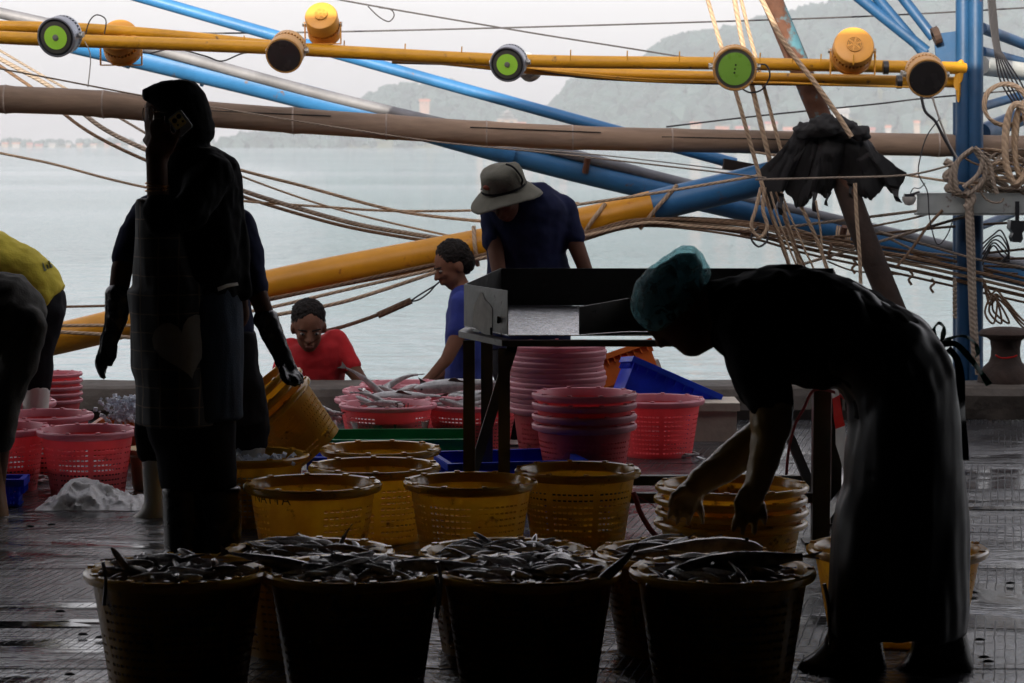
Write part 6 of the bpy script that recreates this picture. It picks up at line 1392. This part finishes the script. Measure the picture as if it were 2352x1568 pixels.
MB().tube(crom([hm @ Vector((47 * q, -10 * q, 6 * q)), hm @ Vector((56 * q, -14 * q, 26 * q)), hm @ Vector((44 * q, -16 * q, 54 * q)), hm @ Vector((24 * q, -10 * q, 62 * q))], 5), 2.4 * q, 6).obj('chin_strap', M['dark_trouser'], h_, True)

# ---- man in blue polo, in the boat -------------------------------------------------------
D = 12.78
n_ = thing('person', 'man in blue polo shirt standing in the boat, seen in profile', 'person', (at(1070, 800, D).x, D, -.836))
pr, T, E = head(n_, at(1041, 612, D), (-.86, -.32, -.40), (-.38, -.1, .92), .235)
tr = [hs(D, [(650, 1042, 1082, .06), (668, 1040, 1105, .11), (700, 1030, 1120, .16), (760, 1024, 1122, .15), (865, 1024, 1118, .13), (960, 1030, 1112, .13)], .13, k=.85)]
am = chain(D, [(1058, 700, -.17, 22), (1052, 770, -.2, 20), (1026, 825, -.24, 15), (985, 870, -.28, 11)]) + chain(D, [(985, 870, -.28, 12), (968, 888, -.3, 12)])
for k in range(5): am += chain(D, [(972 - k, 884 + k * 4, -.3, 5), (952 + k * 2, 896 + k * 5, -.31, 4)])
am += chain(D, [(1075, 700, .18, 22), (1060, 790, .2, 18), (1020, 860, .2, 13), (990, 880, .2, 10)])
lg = chain(D, [(1055, 960, -.08, 34), (1060, 1120, -.08, 26), (1060, 1285, -.08, 18)], .75) + chain(D, [(1085, 960, .1, 34), (1090, 1120, .1, 26), (1092, 1285, .1, 18)], .75)
blob('body', pr + tr + am + lg + chain(D, [(1052, 640, 0, 19), (1066, 680, 0, 24)]), 'skin', n_, .0085, 3)
blob('hair', [E((0, -.024, .052), (.086, .092, .082)), E((0, -.060, .010), (.080, .060, .075)), E((.0, -.02, .075), (.07, .08, .065))], 'hair', n_, .005, 1, (.006, 80))
blob('shirt', [hs(D, [(652, 1052, 1080, .055), (664, 1038, 1098, .10), (690, 1030, 1120, .165), (724, 1024, 1128, .175), (780, 1022, 1126, .165), (866, 1022, 1120, .15), (950, 1024, 1116, .145)], .14)] + chain(D, [(1062, 695, -.17, 28), (1052, 762, -.19, 26)]) + chain(D, [(1078, 695, .17, 28), (1064, 770, .19, 24)]), 'blue_cloth', n_, .009, 3, (.005, 14))
blob('collar', [sect(D, [(1034, 678, 1072, 652, .07), (1038, 684, 1078, 658, .072)])], 'black_cloth', n_, .006, 1)
blob('trousers', [hs(D, [(930, 1026, 1118, .15), (1000, 1026, 1116, .14)], .14)] + chain(D, [(1055, 980, -.08, 36), (1060, 1270, -.08, 26)]) + chain(D, [(1085, 980, .1, 36), (1090, 1270, .1, 26)]), 'dark_trouser', n_, .012, 3)
# ---- man in red polo, in the boat --------------------------------------------------------
D = 12.75
r_ = thing('person', 'man in red polo shirt leaning forward in the boat, facing the quay', 'person', (at(715, 800, D).x, D + .2, -.84))
pr, T, E = head(r_, at(709, 752, D - .15), (.12, -.93, -.42), (.03, -.4, .92), .245)
tr = [hs(D, [(800, 690, 745, .06, -.08), (815, 665, 775, .10, -.05), (850, 650, 790, .14), (900, 650, 790, .15, .05), (990, 660, 780, .14, .15)], .13, k=.82)]
am = chain(D, [(664, 800, -.02, 24), (650, 850, -.06, 20), (640, 920, -.12, 15)]) + chain(D, [(778, 790, -.02, 26), (806, 842, -.06, 21), (838, 885, -.12, 14), (850, 905, -.14, 12)])
for k in range(5): am += chain(D, [(846 + k * 2, 905 + k * 2, -.14, 5), (858 + k * 3, 920 + k * 2, -.15, 4)]); am += chain(D, [(636 + k * 2, 922, -.13, 5), (630 + k * 4, 940, -.14, 4)])
lg = chain(D, [(690, 990, .2, 34), (690, 1140, .2, 26), (690, 1300, .2, 18)], .75) + chain(D, [(750, 990, .2, 34), (752, 1140, .2, 26), (752, 1300, .2, 18)], .75)
blob('body', pr + tr + am + lg + chain(D, [(712, 785, -.12, 20), (716, 820, -.02, 20)]), 'skin', r_, .0075, 3)
blob('hair', [E((0, -.024, .060), (.084, .088, .076)), E((0, -.050, .020), (.083, .066, .074))], 'hair', r_, .005, 1, (.006, 75))
blob('shirt', [hs(D, [(758, 755, 772, .05, .0), (770, 738, 786, .08, .0), (792, 655, 796, .12, -.02), (820, 640, 800, .15), (866, 640, 792, .16, .03), (930, 644, 790, .155, .08), (1000, 655, 785, .15, .15)], .14)] + chain(D, [(668, 806, -.02, 32), (652, 850, -.06, 27)]) + chain(D, [(772, 788, -.02, 32), (806, 838, -.06, 24)]), 'red_cloth', r_, .009, 2, (.005, 14))
MB().add(*ell(T(0, .098, -.053), (.022, .004, .005))).obj('lips', M['lip'], r_, True)
blob('trousers', [hs(D, [(970, 652, 788, .15, .15), (1040, 655, 785, .14, .2)], .14)] + chain(D, [(690, 1020, .2, 36), (690, 1290, .2, 26)]) + chain(D, [(750, 1020, .2, 36), (752, 1290, .2, 26)]), 'dark_trouser', r_, .012, 3)

# gathered roll and torn strips of the hanging net cloth
D = 12.62
gat = chain(D, [(1838, 304, 0, 17), (1870, 292, -.02, 22), (1905, 288, -.03, 25), (1945, 294, -.02, 22), (1985, 310, 0, 15)])
o_ = blob('cloth_gather', gat, 'tarp', cl, .010, 1, (.024, (18, 18, 26)))
for x0_, y0_, x1_, y1_, w_ in ((1788, 440, 1796, 492, 20), (1868, 430, 1872, 484, 16), (1902, 436, 1898, 470, 11), (2048, 424, 2066, 462, 24), (1950, 420, 1956, 452, 12)):
    rows = []
    for k in range(7):
        t = k / 6; rows.append((x0_ + (x1_ - x0_) * t - w_ / 2 * (1 - .55 * t) + 3 * math.sin(5 * t), y0_ + (y1_ - y0_) * t, x0_ + (x1_ - x0_) * t + w_ / 2 * (1 - .55 * t) + 3 * math.sin(6 * t + 1), y0_ + (y1_ - y0_) * t + 4, .006, .02 * math.sin(7 * t)))
    MB().add(*sect(12.66, rows, 10)).obj('torn_strip', M['tarp'], cl, True)
